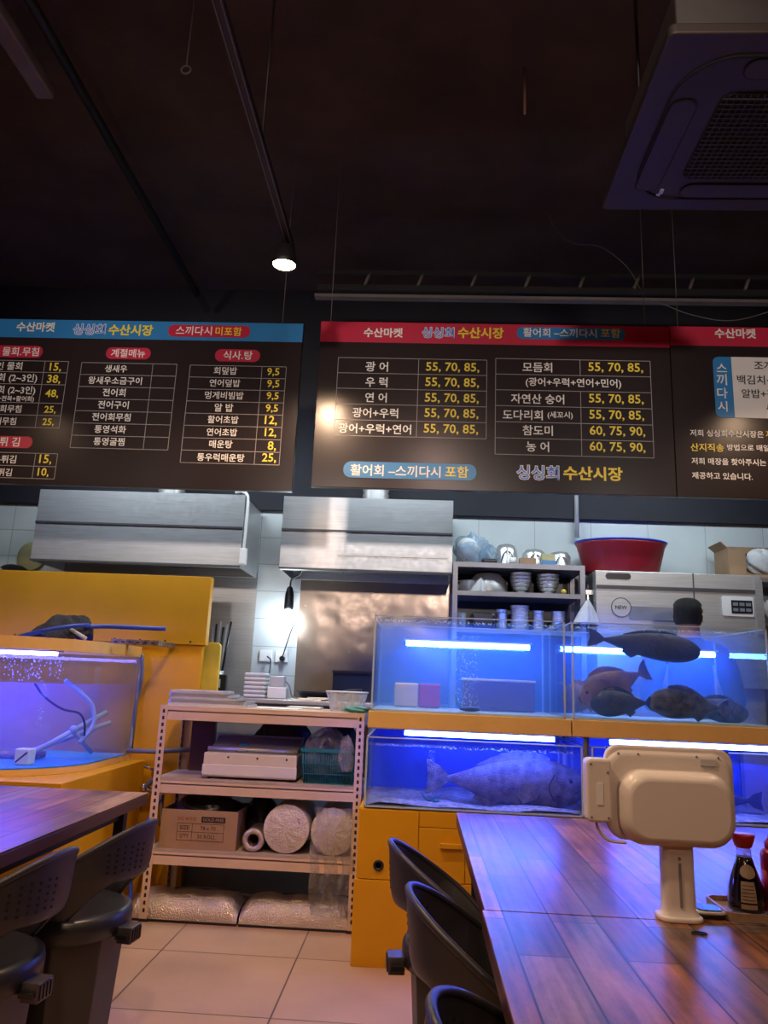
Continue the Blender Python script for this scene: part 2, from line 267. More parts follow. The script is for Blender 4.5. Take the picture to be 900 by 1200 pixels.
# ---------------------------------------------------------------- mesh helpers
class MB:
    def __init__(s): s.v = []; s.f = []; s.m = []; s.sm = []
    def add(s, vs, fs, m=0, smooth=False):
        n = len(s.v); s.v += [tuple(v) for v in vs]
        for f in fs: s.f.append(tuple(i+n for i in f)); s.m.append(m); s.sm.append(smooth)
        return s
    def box(s, x0, x1, y0, y1, z0, z1, m=0):
        vs = [(x, y, z) for z in (z0, z1) for y in (y0, y1) for x in (x0, x1)]
        return s.add(vs, [(0, 2, 3, 1), (4, 5, 7, 6), (0, 1, 5, 4), (2, 6, 7, 3), (0, 4, 6, 2), (1, 3, 7, 5)], m)
    def prism(s, poly, a0, a1, axis='y', m=0, smooth=False):
        """extrude a 2-D outline; axis y -> outline in (x,z), z -> (x,y), x -> (y,z)"""
        def P(p, a): return {'y': (p[0], a, p[1]), 'z': (p[0], p[1], a), 'x': (a, p[0], p[1])}[axis]
        n = len(poly); vs = [P(p, a0) for p in poly]+[P(p, a1) for p in poly]
        s.add(vs, [tuple(range(n-1, -1, -1)), tuple(range(n, 2*n))], m)
        s.add(vs, [(i, (i+1) % n, n+(i+1) % n, n+i) for i in range(n)], m, smooth); return s
    def tube(s, pts, r, n=8, m=0, caps=True, closed=False):
        pts = [Vector(p) for p in pts]; k = len(pts)
        R = r if isinstance(r, (list, tuple)) else [r]*k
        vs = []; u = None
        for i, p in enumerate(pts):
            a = pts[(i-1) % k] if (i or closed) else p; b = pts[(i+1) % k] if (i < k-1 or closed) else p
            t = (b-a).normalized()
            if u is None: u = t.orthogonal().normalized()
            u = (u - t*u.dot(t)).normalized(); w = t.cross(u)
            vs += [p + (u*math.cos(2*PI*j/n)+w*math.sin(2*PI*j/n))*R[i] for j in range(n)]
        seg = k if closed else k-1
        fs = [(i*n+j, i*n+(j+1) % n, ((i+1) % k)*n+(j+1) % n, ((i+1) % k)*n+j) for i in range(seg) for j in range(n)]
        s.add(vs, fs, m, True)
        if caps and not closed:
            s.add(vs[:n], [tuple(range(n-1, -1, -1))], m); s.add(vs[-n:], [tuple(range(n))], m)
        return s
    def cyl(s, p0, p1, r, r1=None, n=20, m=0):
        return s.tube([p0, p1], [r, r if r1 is None else r1], n, m)
    def lathe(s, prof, c=(0, 0, 0), n=28, m=0, sx=1, sy=1, rot=0):
        vs = []
        for (r, z) in prof:
            vs += [(c[0]+r*sx*math.cos(rot+2*PI*j/n), c[1]+r*sy*math.sin(rot+2*PI*j/n), c[2]+z) for j in range(n)]
        fs = [(i*n+j, i*n+(j+1) % n, (i+1)*n+(j+1) % n, (i+1)*n+j) for i in range(len(prof)-1) for j in range(n)]
        s.add(vs, fs, m, True)
        if prof[0][0] > 1e-4: s.add(vs[:n], [tuple(range(n-1, -1, -1))], m)
        if prof[-1][0] > 1e-4: s.add(vs[-n:], [tuple(range(n))], m)
        return s
    def grid(s, fn, nu, nv, m=0, smooth=True, closed_u=False):
        vs = [fn(i/(nu if closed_u else nu-1), j/(nv-1)) for j in range(nv) for i in range(nu)]
        e = nu if closed_u else nu-1
        return s.add(vs, [(j*nu+i, j*nu+(i+1) % nu, (j+1)*nu+(i+1) % nu, (j+1)*nu+i) for j in range(nv-1) for i in range(e)], m, smooth)
    def ell(s, c, r, n=16, m=0, rotm=None):
        def fn(u, v):
            a = 2*PI*u; b = PI*(v-0.5); p = Vector((math.cos(a)*math.cos(b)*r[0], math.sin(a)*math.cos(b)*r[1], math.sin(b)*r[2]))
            if rotm: p = rotm @ p
            return tuple(p+Vector(c))
        return s.grid(fn, n, max(6, n//2+1), m, True, True)
    def xf(s, mtx):
        s.v = [tuple(mtx @ Vector(v)) for v in s.v]; return s
    def build(s, name, mats, parent=None, bevel=0, solid=0, merge=True, subd=0):
        me = bpy.data.meshes.new(name); me.from_pydata(s.v, [], s.f)
        for mm in (mats if isinstance(mats, (list, tuple)) else [mats]): me.materials.append(mm)
        me.polygons.foreach_set('material_index', s.m); me.polygons.foreach_set('use_smooth', s.sm)
        if merge:
            bm = bmesh.new(); bm.from_mesh(me); bmesh.ops.remove_doubles(bm, verts=bm.verts, dist=1e-5)
            bmesh.ops.recalc_face_normals(bm, faces=bm.faces); bm.to_mesh(me); bm.free()
        o = bpy.data.objects.new(name, me); C.objects.link(o)
        if parent is not None:
            o.parent = parent; o.matrix_parent_inverse = Matrix.Translation(parent.location).inverted() if parent.rotation_euler.z == 0 else Matrix()
        if solid:
            k = o.modifiers.new('thick', 'SOLIDIFY'); k.thickness = solid; k.offset = 0
        if bevel:
            k = o.modifiers.new('bevel', 'BEVEL'); k.width = bevel; k.segments = 2; k.limit_method = 'ANGLE'; k.angle_limit = math.radians(40)
        if subd:
            k = o.modifiers.new('sub', 'SUBSURF'); k.levels = subd; k.render_levels = subd
        return o

def tag(o, label, cat, group=None, kind=None):
    o['label'] = label; o['category'] = cat
    if group: o['group'] = group
    if kind: o['kind'] = kind
    return o
def thing(name, label, cat, loc=(0, 0, 0), group=None):
    o = bpy.data.objects.new(name, None); C.objects.link(o); o.location = loc; o.empty_display_size = 0.1
    return tag(o, label, cat, group)
def struct(o): o['kind'] = 'structure'; return o
def kids(o): return [c for c in bpy.data.objects if c.parent == o]
def copy_tree(o, delta=(0, 0, 0), parent=None, label=None):
    c = o.copy(); C.objects.link(c)
    if parent is not None: c.parent = parent
    else:
        c.location = Vector(o.location)+Vector(delta)
        if label: c['label'] = label
    for ch in kids(o): copy_tree(ch, parent=c)
    return c
def rrect(x0, x1, z0, z1, r, n=6):
    out = []
    for cx, cz, a in ((x1-r, z1-r, 0), (x0+r, z1-r, 90), (x0+r, z0+r, 180), (x1-r, z0+r, 270)):
        out += [(cx+r*math.cos(math.radians(a+90*k/n)), cz+r*math.sin(math.radians(a+90*k/n))) for k in range(n+1)]
    return out
def curve(pts, n=8):
    """smooth path through the points (Catmull-Rom)"""
    P = [Vector(p) for p in pts]; P = [P[0]*2-P[1]]+P+[P[-1]*2-P[-2]]; out = []
    for i in range(1, len(P)-2):
        for k in range(n):
            t = k/n; a, b, c, d = P[i-1:i+3]
            out.append(0.5*((2*b)+(c-a)*t+(2*a-5*b+4*c-d)*t*t+(3*b-a-3*c+d)*t**3))
    out.append(P[-2]); return out

def text_mb(mb, s, xc, zc, width, y, m=0, bold=0.012, grow=False, maxh=None):
    cu = bpy.data.curves.new('lettering', 'FONT'); cu.body = s; cu.offset = bold; cu.resolution_u = 2
    o = bpy.data.objects.new('lettering', cu); C.objects.link(o); bpy.context.view_layer.update()
    me = bpy.data.meshes.new_from_object(o.evaluated_get(bpy.context.evaluated_depsgraph_get()))
    if len(me.vertices):
        xs = [v.co.x for v in me.vertices]; ys = [v.co.y for v in me.vertices]
        k = width/max(1e-6, max(xs)-min(xs)-(2*bold if grow else 0)); kz = k
        if maxh and (max(ys)-min(ys))*k > maxh: kz = maxh/(max(ys)-min(ys))
        cx = (max(xs)+min(xs))/2; cy = (max(ys)+min(ys))/2
        mb.add([(xc+(v.co.x-cx)*k, y, zc+(v.co.y-cy)*kz) for v in me.vertices], [tuple(p.vertices) for p in me.polygons], m)
    bpy.data.objects.remove(o); bpy.data.curves.remove(cu); bpy.data.meshes.remove(me)

# ================================================================ ROOM
struct(MB().box(-4, 4, -3, 5.3, -0.1, 0).build('floor', M['floor']))
struct(MB().box(-4, 4, -3, 5.4, 4.2, 4.3).build('ceiling', M['ceiling']))
wb = MB().box(-4, 0.2, 5.3, 5.4, 0, 4.2, 0).box(0.2, 4, 5.3, 5.4, 0, 4.2, 1)
struct(wb.build('wall_back', [M['wall_tile'], M['wall_panel']]))
struct(MB().box(-4.1, -4, -3, 5.4, 0, 4.2).build('wall_left', M['room_wall']))
struct(MB().box(4, 4.1, -3, 5.4, 0, 4.2).build('wall_right', M['room_wall']))
struct(MB().box(-4, 4, -3.1, -3, 0, 4.2).build('wall_front', M['room_wall']))
struct(MB().box(-4, 4, 5.26, 5.3, 2.44, 4.2).build('trim_1', M['dark_wall']))
# ceiling services
t = thing('light_track', 'thin black ceiling track running straight back to the warm spotlight', 'track', (-0.62, 1, 3.11))
MB().box(-0.637, -0.603, -1.5, 2.93, 3.09, 3.115).build('rail', M['black_metal'], t)
MB().box(-0.633, -0.630, -1.5, 2.93, 3.087, 3.09).box(-0.610, -0.607, -1.5, 2.93, 3.087, 3.09).build('conductor', M['grey_conduit'], t)
for y in (-1.2, 0.6, 2.3): MB().cyl((-0.62, y, 3.115), (-0.62, y, 4.2), 0.005, n=6).build('hanger', M['black_metal'], t)
t = thing('track_spotlight', 'lit warm round spotlight hanging from the end of the black ceiling track', 'spotlight', (-0.634, 2.89, 3.0))
MB().lathe([(0.030, 0.09), (0.040, 0.085), (0.052, 0.02), (0.056, 0), (0.052, -0.002), (0.048, 0.006)], (-0.634, 2.89, 2.99), 28).build('lamp_housing', M['black_metal'], t)
MB().lathe([(0.049, 0.004), (0.03, 0.0), (0.0001, -0.003)], (-0.634, 2.89, 2.99), 28).build('lamp_face', M['warm_lamp'], t)
MB().cyl((-0.62, 2.89, 3.075), (-0.62, 2.89, 3.092), 0.014, n=12).build('swivel', M['black_metal'], t)
light('track_spot', 'SPOT', (-0.634, 2.89, 2.975), 115, WARM, (-0.634, 2.95, 0), spot_size=2.7, spot_blend=0.5, shadow_soft_size=0.05)
t = thing('cable_ladder', 'long dark cable ladder with slanted rungs under the ceiling above the menus', 'cable tray', (0.9, 4.3, 3.7))
MB().box(-0.72, 3.4, 4.28, 4.30, 3.77, 3.80).build('rail', M['black_metal'], t); MB().box(-0.72, 3.4, 4.28, 4.30, 3.66, 3.70).build('rail', M['black_metal'], t)
for k in range(12):
    x = -0.42+0.337*k; MB().tube([(x, 4.29, 3.69), (x+0.035, 4.29, 3.785)], 0.011, 6).build('rung', M['grey_conduit'], t)
MB().box(-0.72, 3.4, 4.22, 4.27, 3.58, 3.60).build('lower_rail', M['grey_conduit'], t)
tag(MB().tube(curve([(0.72, 4.24, 4.2), (0.8, 4.24, 4.05), (0.9, 4.24, 3.98), (1.05, 4.2, 3.93), (1.2, 4.2, 3.80), (1.3, 4.27, 3.69)]), 0.003, 5).build('hanging_wire', M['grey_conduit']), 'thin grey wire drooping down to the cable ladder above the red menus', 'wire')
tag(MB().tube(curve([(1.4, 4.245, 3.585), (1.6, 4.24, 3.50), (1.85, 4.24, 3.47), (2.2, 4.245, 3.585)]), 0.003, 5).build('hanging_wire', M['grey_conduit']), 'thin grey wire sagging in an arc below the cable ladder at the right', 'wire')
tag(MB().tube([(0.43, 3.1, 4.2), (0.43, 3.1, 3.94)], 0.006, 6).build('threaded_rod', M['rack']), 'short pale threaded rod hanging from the dark ceiling', 'rod')
tag(MB().tube([(-1.05+0.02*math.cos(a*PI/6), 2.6, 3.72+0.02*math.sin(a*PI/6)) for a in range(12)], 0.0035, 5, closed=True).tube([(-1.05, 2.6, 3.74), (-1.05, 2.6, 4.2)], 0.003, 5).build('hook_ring', M['grey_conduit']), 'small grey metal hook ring hanging under the dark ceiling', 'hook')
tag(MB().box(-1.93, -1.84, 1.2, 3.0, 3.93, 4.0).build('conduit', M['grey_conduit'], bevel=0.01), 'pale flat cable duct running along the ceiling in the upper left corner', 'cable duct')
tag(MB().tube([(-1.70, -0.5, 3.96), (-1.70, 4.9, 3.96)], 0.025, 10).build('conduit', M['black_metal']), 'round black pipe along the ceiling beside the pale cable duct', 'pipe')
def hose_path(): return curve([(0.30, 2.1, 3.95), (0.42, 1.95, 3.72), (0.60, 1.85, 3.55), (0.80, 1.9, 3.42)], 10)
hp = hose_path()
tag(MB().tube(hp, [0.07+0.006*(i % 2) for i in range(len(hp))], 12).build('flexible_duct', M['black_metal']), 'black ribbed flexible duct joining the ceiling air conditioner', 'duct')
tag(MB().box(0.92, 2.2, 1.25, 1.50, 3.45, 3.70).box(0.98, 1.04, 1.24, 1.51, 3.44, 3.71).build('air_duct', M['white_plastic'], bevel=0.01), 'pale boxed air duct above the ceiling air conditioner in the top right corner', 'duct')

# air conditioner
AX0, AX1, AY0, AY1 = 0.63, 1.53, 1.72, 2.50
t = thing('ceiling_air_conditioner', 'dark four way ceiling cassette air conditioner with square mesh grille', 'air conditioner', (1.08, 2.1, 3.0))
a = MB().prism([(x, y) for x, y in rrect(AX0, AX1, AY0, AY1, 0.02)], 3.0, 3.035, 'z')
a.build('panel', M['ac'], t, bevel=0.006)
MB().box(AX0+0.05, AX1-0.05, AY0+0.08, AY1-0.16, 3.035, 3.24).build('body', M['ac_side'], t, bevel=0.008)
def ring_loop(x0, x1, y0, y1, r): return [(x, y, 2.998) for x, y in rrect(x0, x1, y0, y1, r, 10)]
MB().tube(ring_loop(AX0+0.075, AX1-0.075, AY0+0.075, AY1-0.075, 0.16), 0.0045, 6, closed=True).build('groove', M['hole'], t)
for (x0, x1, y0, y1) in ((AX0+0.085, AX0+0.165, AY0+0.24, AY1-0.12), (AX1-0.165, AX1-0.085, AY0+0.24, AY1-0.12), (AX0+0.25, AX1-0.25, AY0+0.085, AY0+0.155), (AX0+0.25, AX1-0.25, AY1-0.155, AY1-0.085)):
    lv = MB().prism(rrect(x0, x1, y0, y1, 0.034), 2.994, 3.001, 'z').build('louver', M['ac'], t)
    MB().tube([(x, y, 2.996) for x, y in rrect(x0, x1, y0, y1, 0.034)], 0.0028, 5, closed=True).build('louver_gap', M['hole'], lv)
GX0, GX1, GY0, GY1 = AX0+0.225, AX1-0.225, AY0+0.21, AY1-0.185
g = MB().prism(rrect(GX0, GX1, GY0, GY1, 0.04), 2.995, 3.001, 'z').build('grille_opening', M['hole'], t)
gm = MB()
for k in range(1, 20):
    y = GY0+(GY1-GY0)*k/20; gm.box(GX0+0.004, GX1-0.004, y-0.0016, y+0.0016, 2.991, 2.995)
for k in range(1, 22):
    x = GX0+(GX1-GX0)*k/22; gm.box(x-0.0014, x+0.0014, GY0+0.004, GY1-0.004, 2.9915, 2.9945)
gm.build('grille_mesh', M['ac'], g)
MB().prism(rrect(AX0+0.178, AX0+0.192, AY1-0.125, AY1-0.10, 0.005), 2.996, 3.0, 'z').box(AX0+0.172, AX0+0.186, AY1-0.098, AY1-0.085, 2.996, 3.0).build('sensor_badge', M['pale_grey'], t)
for x in (AX0+0.1, AX1-0.1):
    for y in (AY0+0.1, AY1-0.1): MB().cyl((x, y-0.08 if y > 2 else y, 3.24), (x, y-0.08 if y > 2 else y, 4.2), 0.006, n=6).build('hanger', M['black_metal'], t)

# ================================================================ MENU BOARDS
BY = 3.75
LT = [('수산마켓', -2.195, 3.106, 0.221, 'w'), ('싱싱회', -1.888, 3.096, 0.18, 'b'), ('수산시장', -1.652, 3.096, 0.252, 'y'), ('스끼다시', -1.296, 3.099, 0.202, 'w'), ('미포함', -1.102, 3.098, 0.147, 'y'), ('물회.무침', -2.259, 2.956, 0.208, 'w'), ('1인 물회', -2.319, 2.869, 0.165, 'w'), ('15,', -2.048, 2.865, 0.065, 'y'), ('물회 (2~3인)', -2.277, 2.797, 0.271, 'w'), ('38,', -2.047, 2.794, 0.075, 'y'), ('특물회 (2~3인)', -2.295, 2.725, 0.308, 'w'), ('48,', -2.046, 2.71, 0.073, 'y'), ('(해삼+전복+활어회)', -2.279, 2.676, 0.275, 'w'), ('회무침', -2.264, 2.619, 0.121, 'w'), ('25,', -2.043, 2.617, 0.064, 'y'), ('문어무침', -2.303, 2.548, 0.161, 'w'), ('25,', -2.043, 2.546, 0.064, 'y'), ('튀 김', -2.24, 2.431, 0.111, 'w'), ('새우튀김', -2.275, 2.333, 0.172, 'w'), ('15,', -2.028, 2.336, 0.068, 'y'), ('오징어튀김', -2.303, 2.26, 0.203, 'w'), ('10,', -2.03, 2.264, 0.061, 'y'), ('계절메뉴', -1.65, 2.958, 0.191, 'w'), ('생새우', -1.707, 2.865, 0.124, 'w'), ('왕새우소금구이', -1.704, 2.795, 0.299, 'w'), ('전어회', -1.701, 2.726, 0.127, 'w'), ('전어구이', -1.696, 2.655, 0.17, 'w'), ('전어회무침', -1.699, 2.585, 0.212, 'w'), ('통영석화', -1.696, 2.515, 0.173, 'w'), ('통영굴찜', -1.694, 2.446, 0.169, 'w'), ('식사.탕', -1.038, 2.957, 0.161, 'w'), ('회덮밥', -1.099, 2.865, 0.128, 'w'), ('연어덮밥', -1.096, 2.794, 0.168, 'w'), ('멍게비빔밥', -1.093, 2.723, 0.211, 'w'), ('알 밥', -1.089, 2.653, 0.102, 'w'), ('활어초밥', -1.087, 2.585, 0.167, 'w'), ('연어초밥', -1.087, 2.514, 0.165, 'w'), ('매운탕', -1.087, 2.447, 0.125, 'w'), ('통우럭매운탕', -1.081, 2.373, 0.254, 'w'), ('9,5', -0.836, 2.862, 0.067, 'y'), ('9,5', -0.831, 2.793, 0.067, 'y'), ('9,5', -0.829, 2.723, 0.066, 'y'), ('9,5', -0.828, 2.653, 0.067, 'y'), ('12,', -0.828, 2.585, 0.066, 'y'), ('12,', -0.825, 2.516, 0.062, 'y'), ('8,', -0.812, 2.442, 0.045, 'y'), ('25,', -0.822, 2.376, 0.075, 'y')]
MT = [('수산마켓', -0.248, 3.106, 0.213, 'w'), ('싱싱회', 0.05, 3.111, 0.171, 'b'), ('수산시장', 0.281, 3.114, 0.248, 'y'), ('광 어', -0.275, 2.906, 0.122, 'w'), ('우 럭', -0.273, 2.817, 0.119, 'w'), ('연 어', -0.272, 2.729, 0.116, 'w'), ('광어+우럭', -0.272, 2.642, 0.244, 'w'), ('광어+우럭+연어', -0.271, 2.553, 0.386, 'w'), ('55, 70, 85,', 0.133, 2.909, 0.285, 'y'), ('55, 70, 85,', 0.132, 2.821, 0.286, 'y'), ('55, 70, 85,', 0.132, 2.732, 0.286, 'y'), ('55, 70, 85,', 0.132, 2.646, 0.285, 'y'), ('55, 70, 85,', 0.131, 2.559, 0.286, 'y'), ('활어회 –스끼다시', -0.153, 2.325, 0.47, 'w'), ('포함', 0.166, 2.328, 0.12, 'y'), ('활어회 –스끼다시', 0.705, 3.122, 0.392, 'w'), ('포함', 0.975, 3.125, 0.103, 'y'), ('모듬회', 0.584, 2.92, 0.157, 'w'), ('(광어+우럭+연어+민어)', 0.772, 2.833, 0.501, 'w'), ('자연산 숭어', 0.584, 2.74, 0.279, 'w'), ('도다리회', 0.506, 2.649, 0.209, 'w'), ('(세꼬시)', 0.701, 2.651, 0.131, 'w'), ('참도미', 0.584, 2.565, 0.157, 'w'), ('농 어', 0.583, 2.476, 0.118, 'w'), ('55, 70, 85,', 0.996, 2.925, 0.287, 'y'), ('55, 70, 85,', 0.994, 2.747, 0.284, 'y'), ('55, 70, 85,', 0.994, 2.657, 0.283, 'y'), ('60, 75, 90,', 0.995, 2.569, 0.285, 'y'), ('60, 75, 90,', 0.993, 2.482, 0.285, 'y'), ('싱싱회', 0.583, 2.335, 0.212, 'b'), ('수산시장', 0.864, 2.338, 0.302, 'y')]
RT = [('수산마켓', 1.63, 3.135, 0.215, 'w'), ('스', 1.548, 2.936, 0.053, 'w'), ('끼', 1.544, 2.87, 0.053, 'w'), ('다', 1.543, 2.795, 0.053, 'w'), ('시', 1.54, 2.721, 0.049, 'w'), ('조개탕+', 1.805, 2.954, 0.178, 'k'), ('백김치+야채', 1.763, 2.872, 0.28, 'k'), ('알밥+김치전', 1.777, 2.795, 0.271, 'k'), ('새우튀김', 1.838, 2.72, 0.154, 'k'), ('저희 싱싱회수산시장은', 1.552, 2.572, 0.372, 'w'), ('지역', 1.783, 2.574, 0.068, 'y'), ('산지직송', 1.449, 2.494, 0.168, 'y'), ('방법으로 매일', 1.655, 2.498, 0.211, 'w'), ('저희 매장을 찾아주시는', 1.553, 2.42, 0.374, 'w'), ('제공하고 있습니다.', 1.516, 2.343, 0.303, 'w')]
def board(label, x0, x1, z0, z1, hdr, bandz, texts, pills, tables, extra=None):
    t = thing('menu_board', label, 'menu board', ((x0+x1)/2, BY, z0), 'hanging menu boards')
    MB().box(x0, x1, BY, BY+0.035, z0, z1).build('panel', [M['board']], t, bevel=0.002)
    MB().box(x0, x1, BY-0.0015, BY, bandz, z1).build('header_band', M[hdr], t)
    by = {}
    for (px0, px1, pz0, pz1, c) in pills: MB().prism(rrect(px0, px1, pz0, pz1, min(pz1-pz0, px1-px0)*0.46), BY-0.003, BY-0.0005, 'y').build('title_pill', M[c], t)
    tb = MB(); w = 0.0014
    for (tx0, tx1, rows, cols) in tables:
        for z in rows: tb.box(tx0, tx1, BY-0.001, BY, z-w, z+w)
        for (cx, za, zb) in cols: tb.box(cx-w, cx+w, BY-0.001, BY, za, zb)
    if tables: tb.build('table_rules', M['line_print'], t)
    if extra: extra(t)
    K = {'w': ('white_lettering', 'white_print'), 'b': ('blue_lettering', 'deepblue_print'), 'y': ('yellow_lettering', 'yellow_print'), 'k': ('dark_lettering', 'dark_print')}
    for (s, xc, zc, wd, c) in texts:
        big = s in ('수산마켓', '수산시장', '싱싱회')
        mb = MB()
        if c == 'b': hb = MB(); text_mb(hb, s, xc, zc, wd, BY-0.0036, bold=0.055, grow=True); hb.build('letter_outline', M['white_print'], t, merge=False)
        text_mb(mb, s, xc, zc, wd, BY-(0.0042 if c == 'b' else 0.0038), bold=0.012 if c == 'b' else 0.03 if big else 0.014, grow=c == 'b', maxh=None if c == 'b' else 0.075 if big else 0.072)
        mb.build(K[c][0], M[K[c][1]], t, merge=False)
    for x in (x0+0.05, x1-0.12): MB().cyl((x, BY+0.017, z1), (x, BY+0.017, 4.2), 0.002, n=5).build('suspension_wire', M['grey_conduit'], t)
    return t
def rows(a, b, n): return [a+(b-a)*k/n for k in range(n+1)]
t2r = rows(2.899, 2.408, 7); t3r = rows(2.896, 2.341, 8)
board('menu board with a blue header band, three columns of dishes', -3.3, -0.69, 2.20, 3.152, 'blue_print', 3.042, LT,
      [(-1.441, -0.982, 3.062, 3.134, 'red_print'), (-2.415, -2.133, 2.921, 2.991, 'red_print'), (-2.34, -2.115, 2.397, 2.463, 'red_print'), (-1.775, -1.524, 2.923, 2.991, 'red_print'), (-1.165, -0.916, 2.92, 2.992, 'red_print')],
      [(-2.5, -1.98, [2.903, 2.836, 2.765, 2.657, 2.586, 2.516], [(-1.98, 2.516, 2.903), (-2.113, 2.516, 2.903)]), (-2.5, -1.967, [2.371, 2.299, 2.231], [(-1.967, 2.231, 2.371), (-2.088, 2.231, 2.371)]),
       (-1.905, -1.371, t2r, [(-1.905, 2.408, 2.899), (-1.371, 2.408, 2.899), (-1.505, 2.408, 2.899)]), (-1.297, -0.767, t3r, [(-1.297, 2.341, 2.896), (-0.767, 2.341, 2.896), (-0.90, 2.341, 2.896)])])
m1 = rows(2.957, 2.513, 5); m2 = rows(2.968, 2.431, 6)
board('menu board with a red header band and two price tables, right of the blue one', -0.592, 1.284, 2.23, 3.168, 'red_print', 3.048, MT,
      [(-0.426, 0.268, 2.283, 2.371, 'blue_print'), (0.475, 1.051, 3.083, 3.153, 'blue_print')],
      [(-0.486, 0.316, m1, [(-0.486, 2.513, 2.957), (0.316, 2.513, 2.957), (-0.05, 2.513, 2.957)]),
       (0.363, 1.178, m2, [(0.363, 2.431, 2.968), (1.178, 2.431, 2.968), (0.81, m2[1], 2.968), (0.81, 2.431, m2[2])])])
def side_box(t):
    MB().prism(rrect(1.504, 2.35, 2.660, 3.0, 0.03), BY-0.002, BY-0.0005, 'y').build('blue_tab', M['blue_print'], t)
    MB().box(1.60, 2.351, BY-0.003, BY-0.002, 2.660, 3.0).build('white_box', M['white_print'], t)
board('menu board with a red header band and a white box, at the right edge', 1.288, 3.1, 2.23, 3.172, 'red_print', 3.062, RT, [], [], side_box)

# ================================================================ KITCHEN AT THE BACK
def hood(x0, x1, label, spout, extra=0):
    t = thing('range_hood', label, 'extractor hood', ((x0+x1)/2, 5.0, 1.93), 'steel extractor hoods')
    z0, z1 = 1.935, 2.42
    h = MB()
    h.box(x0, x1, 4.75, 4.756, z0, z1); h.box(x0, x0+0.006, 4.756, 5.26, z0, z1); h.box(x1-0.006, x1, 4.756, 5.26, z0, z1); h.box(x0, x1, 4.756, 5.26, z1-0.006, z1)
    h.build('hood_shell', M['steel'], t)
    MB().box(x0, x1, 4.744, 4.75, 2.19, 2.203).box(x0, x1, 4.738, 4.75, z0, z0+0.012).build('fold_line', M['seam'], t)
    MB().box(x0+0.02, x1-0.02, 4.79, 5.24, z0+0.14, z0+0.15).build('filter_bank', M['black'], t)
    MB().box(x0+0.006, x1-0.006, 4.756, 4.80, z0, z0+0.02).box(x0+0.006, x1-0.006, 5.22, 5.26, z0, z0+0.05).build('grease_gutter', M['steel_dull'], t)
    zz = 2.42; prof = []
    for k in range(17): prof += [(0.085+0.006*(k % 2), zz+0.022*k)]
    MB().lathe(prof, (spout, 4.95, 0), 20).build('exhaust_pipe', M['steel_dull'], t)
    return t
h1 = hood(-2.575, -1.18, 'wide stainless steel extractor hood above the yellow partition', -1.75)
h2 = hood(-0.922, 0.192, 'stainless steel extractor hood above the buckled steel splashback', -0.33)
MB().box(-0.55, 0.16, 4.742, 4.751, 2.035, 2.052).build('handle_rail', M['steel_dull'], h2)
MB().tube(curve([(-1.27, 4.85, 2.46), (-1.21, 4.80, 2.452), (-1.168, 4.77, 2.40), (-1.165, 4.765, 2.2), (-1.168, 4.765, 2.06)]), 0.011, 8).build('cable_conduit', M['white_clean'], h1)
MB().box(-1.185, -1.14, 4.735, 4.77, 1.955, 2.06).build('switch_box', M['white_clean'], h1, bevel=0.004)
tag(MB().box(-2.6, -1.175, 5.284, 5.298, 1.12, 1.97).build('splashback', M['steel_dull']), 'dull steel splashback sheet behind the hood over the yellow partition', 'splashback')
tag(MB().box(-0.86, 0.24, 5.280, 5.298, 1.12, 1.95).build('splashback', M['steel_wavy']), 'buckled shiny steel splashback sheet below the second hood', 'splashback')
tag(MB().tube([(1.09, 5.25, 2.3), (1.09, 5.25, 3.4)], 0.016, 8).build('wall_pipe', M['pale_grey']), 'pale vertical pipe on the dark wall under the red menu board', 'pipe')
t = thing('work_lamp', 'lit caged work bulb hanging under the hood beside white tiles', 'lamp', (-0.91, 5.15, 1.68))
MB().lathe([(0.012, 0.20), (0.02, 0.19), (0.03, 0.15), (0.034, 0.06), (0.03, 0.04)], (-0.913, 5.15, 1.67), 16).build('lamp_socket', M['black'], t)
MB().ell((-0.913, 5.15, 1.675), (0.034, 0.034, 0.045), 16).build('bulb', M['cool_bulb'], t)
MB().tube(curve([(-0.913, 5.15, 1.87), (-0.90, 5.13, 1.92), (-0.84, 5.10, 1.95), (-0.82, 5.06, 1.985)]), 0.007, 6).build('cord', M['black'], t)
light('bulb_glow', 'POINT', (-0.913, 5.09, 1.62), 5, COOL, shadow_soft_size=0.05)
t = thing('wall_socket', 'white double wall socket with a black cord, under the work bulb', 'socket', (-1.03, 5.29, 1.38))
for x in (-1.075, -0.965): MB().box(x-0.045, x+0.045, 5.285, 5.3, 1.355, 1.435).build('socket_plate', M['white_clean'], t, bevel=0.003)
MB().lathe([(0.018, 0), (0.018, 0.03)], (0, 0, 0), 12).xf(Matrix.Translation((-0.955, 5.285, 1.38)) @ Matrix.Rotation(PI/2, 4, 'X')).build('plug', M['black'], t)
MB().tube(curve([(-0.955, 5.26, 1.38), (-0.90, 5.22, 1.56), (-0.87, 5.2, 1.64)]), 0.005, 6).build('cord', M['black'], t)
MB().tube(curve([(-1.06, 5.27, 1.39), (-1.02, 5.2, 1.36), (-1.005, 5.1, 1.27), (-0.99, 4.95, 1.24)]), 0.006, 6).build('cord', M['black'], t)

# counter
t = thing('kitchen_counter', 'stainless kitchen counter standing behind the cream storage rack', 'counter', (-0.8, 5.0, 0))
MB().box(-1.44, -0.26, 4.72, 5.27, 1.09, 1.118).build('worktop', M['steel'], t, bevel=0.004)
MB().box(-1.42, -0.28, 4.75, 5.26, 0.0, 1.09).build('body', M['grey_plastic'], t)
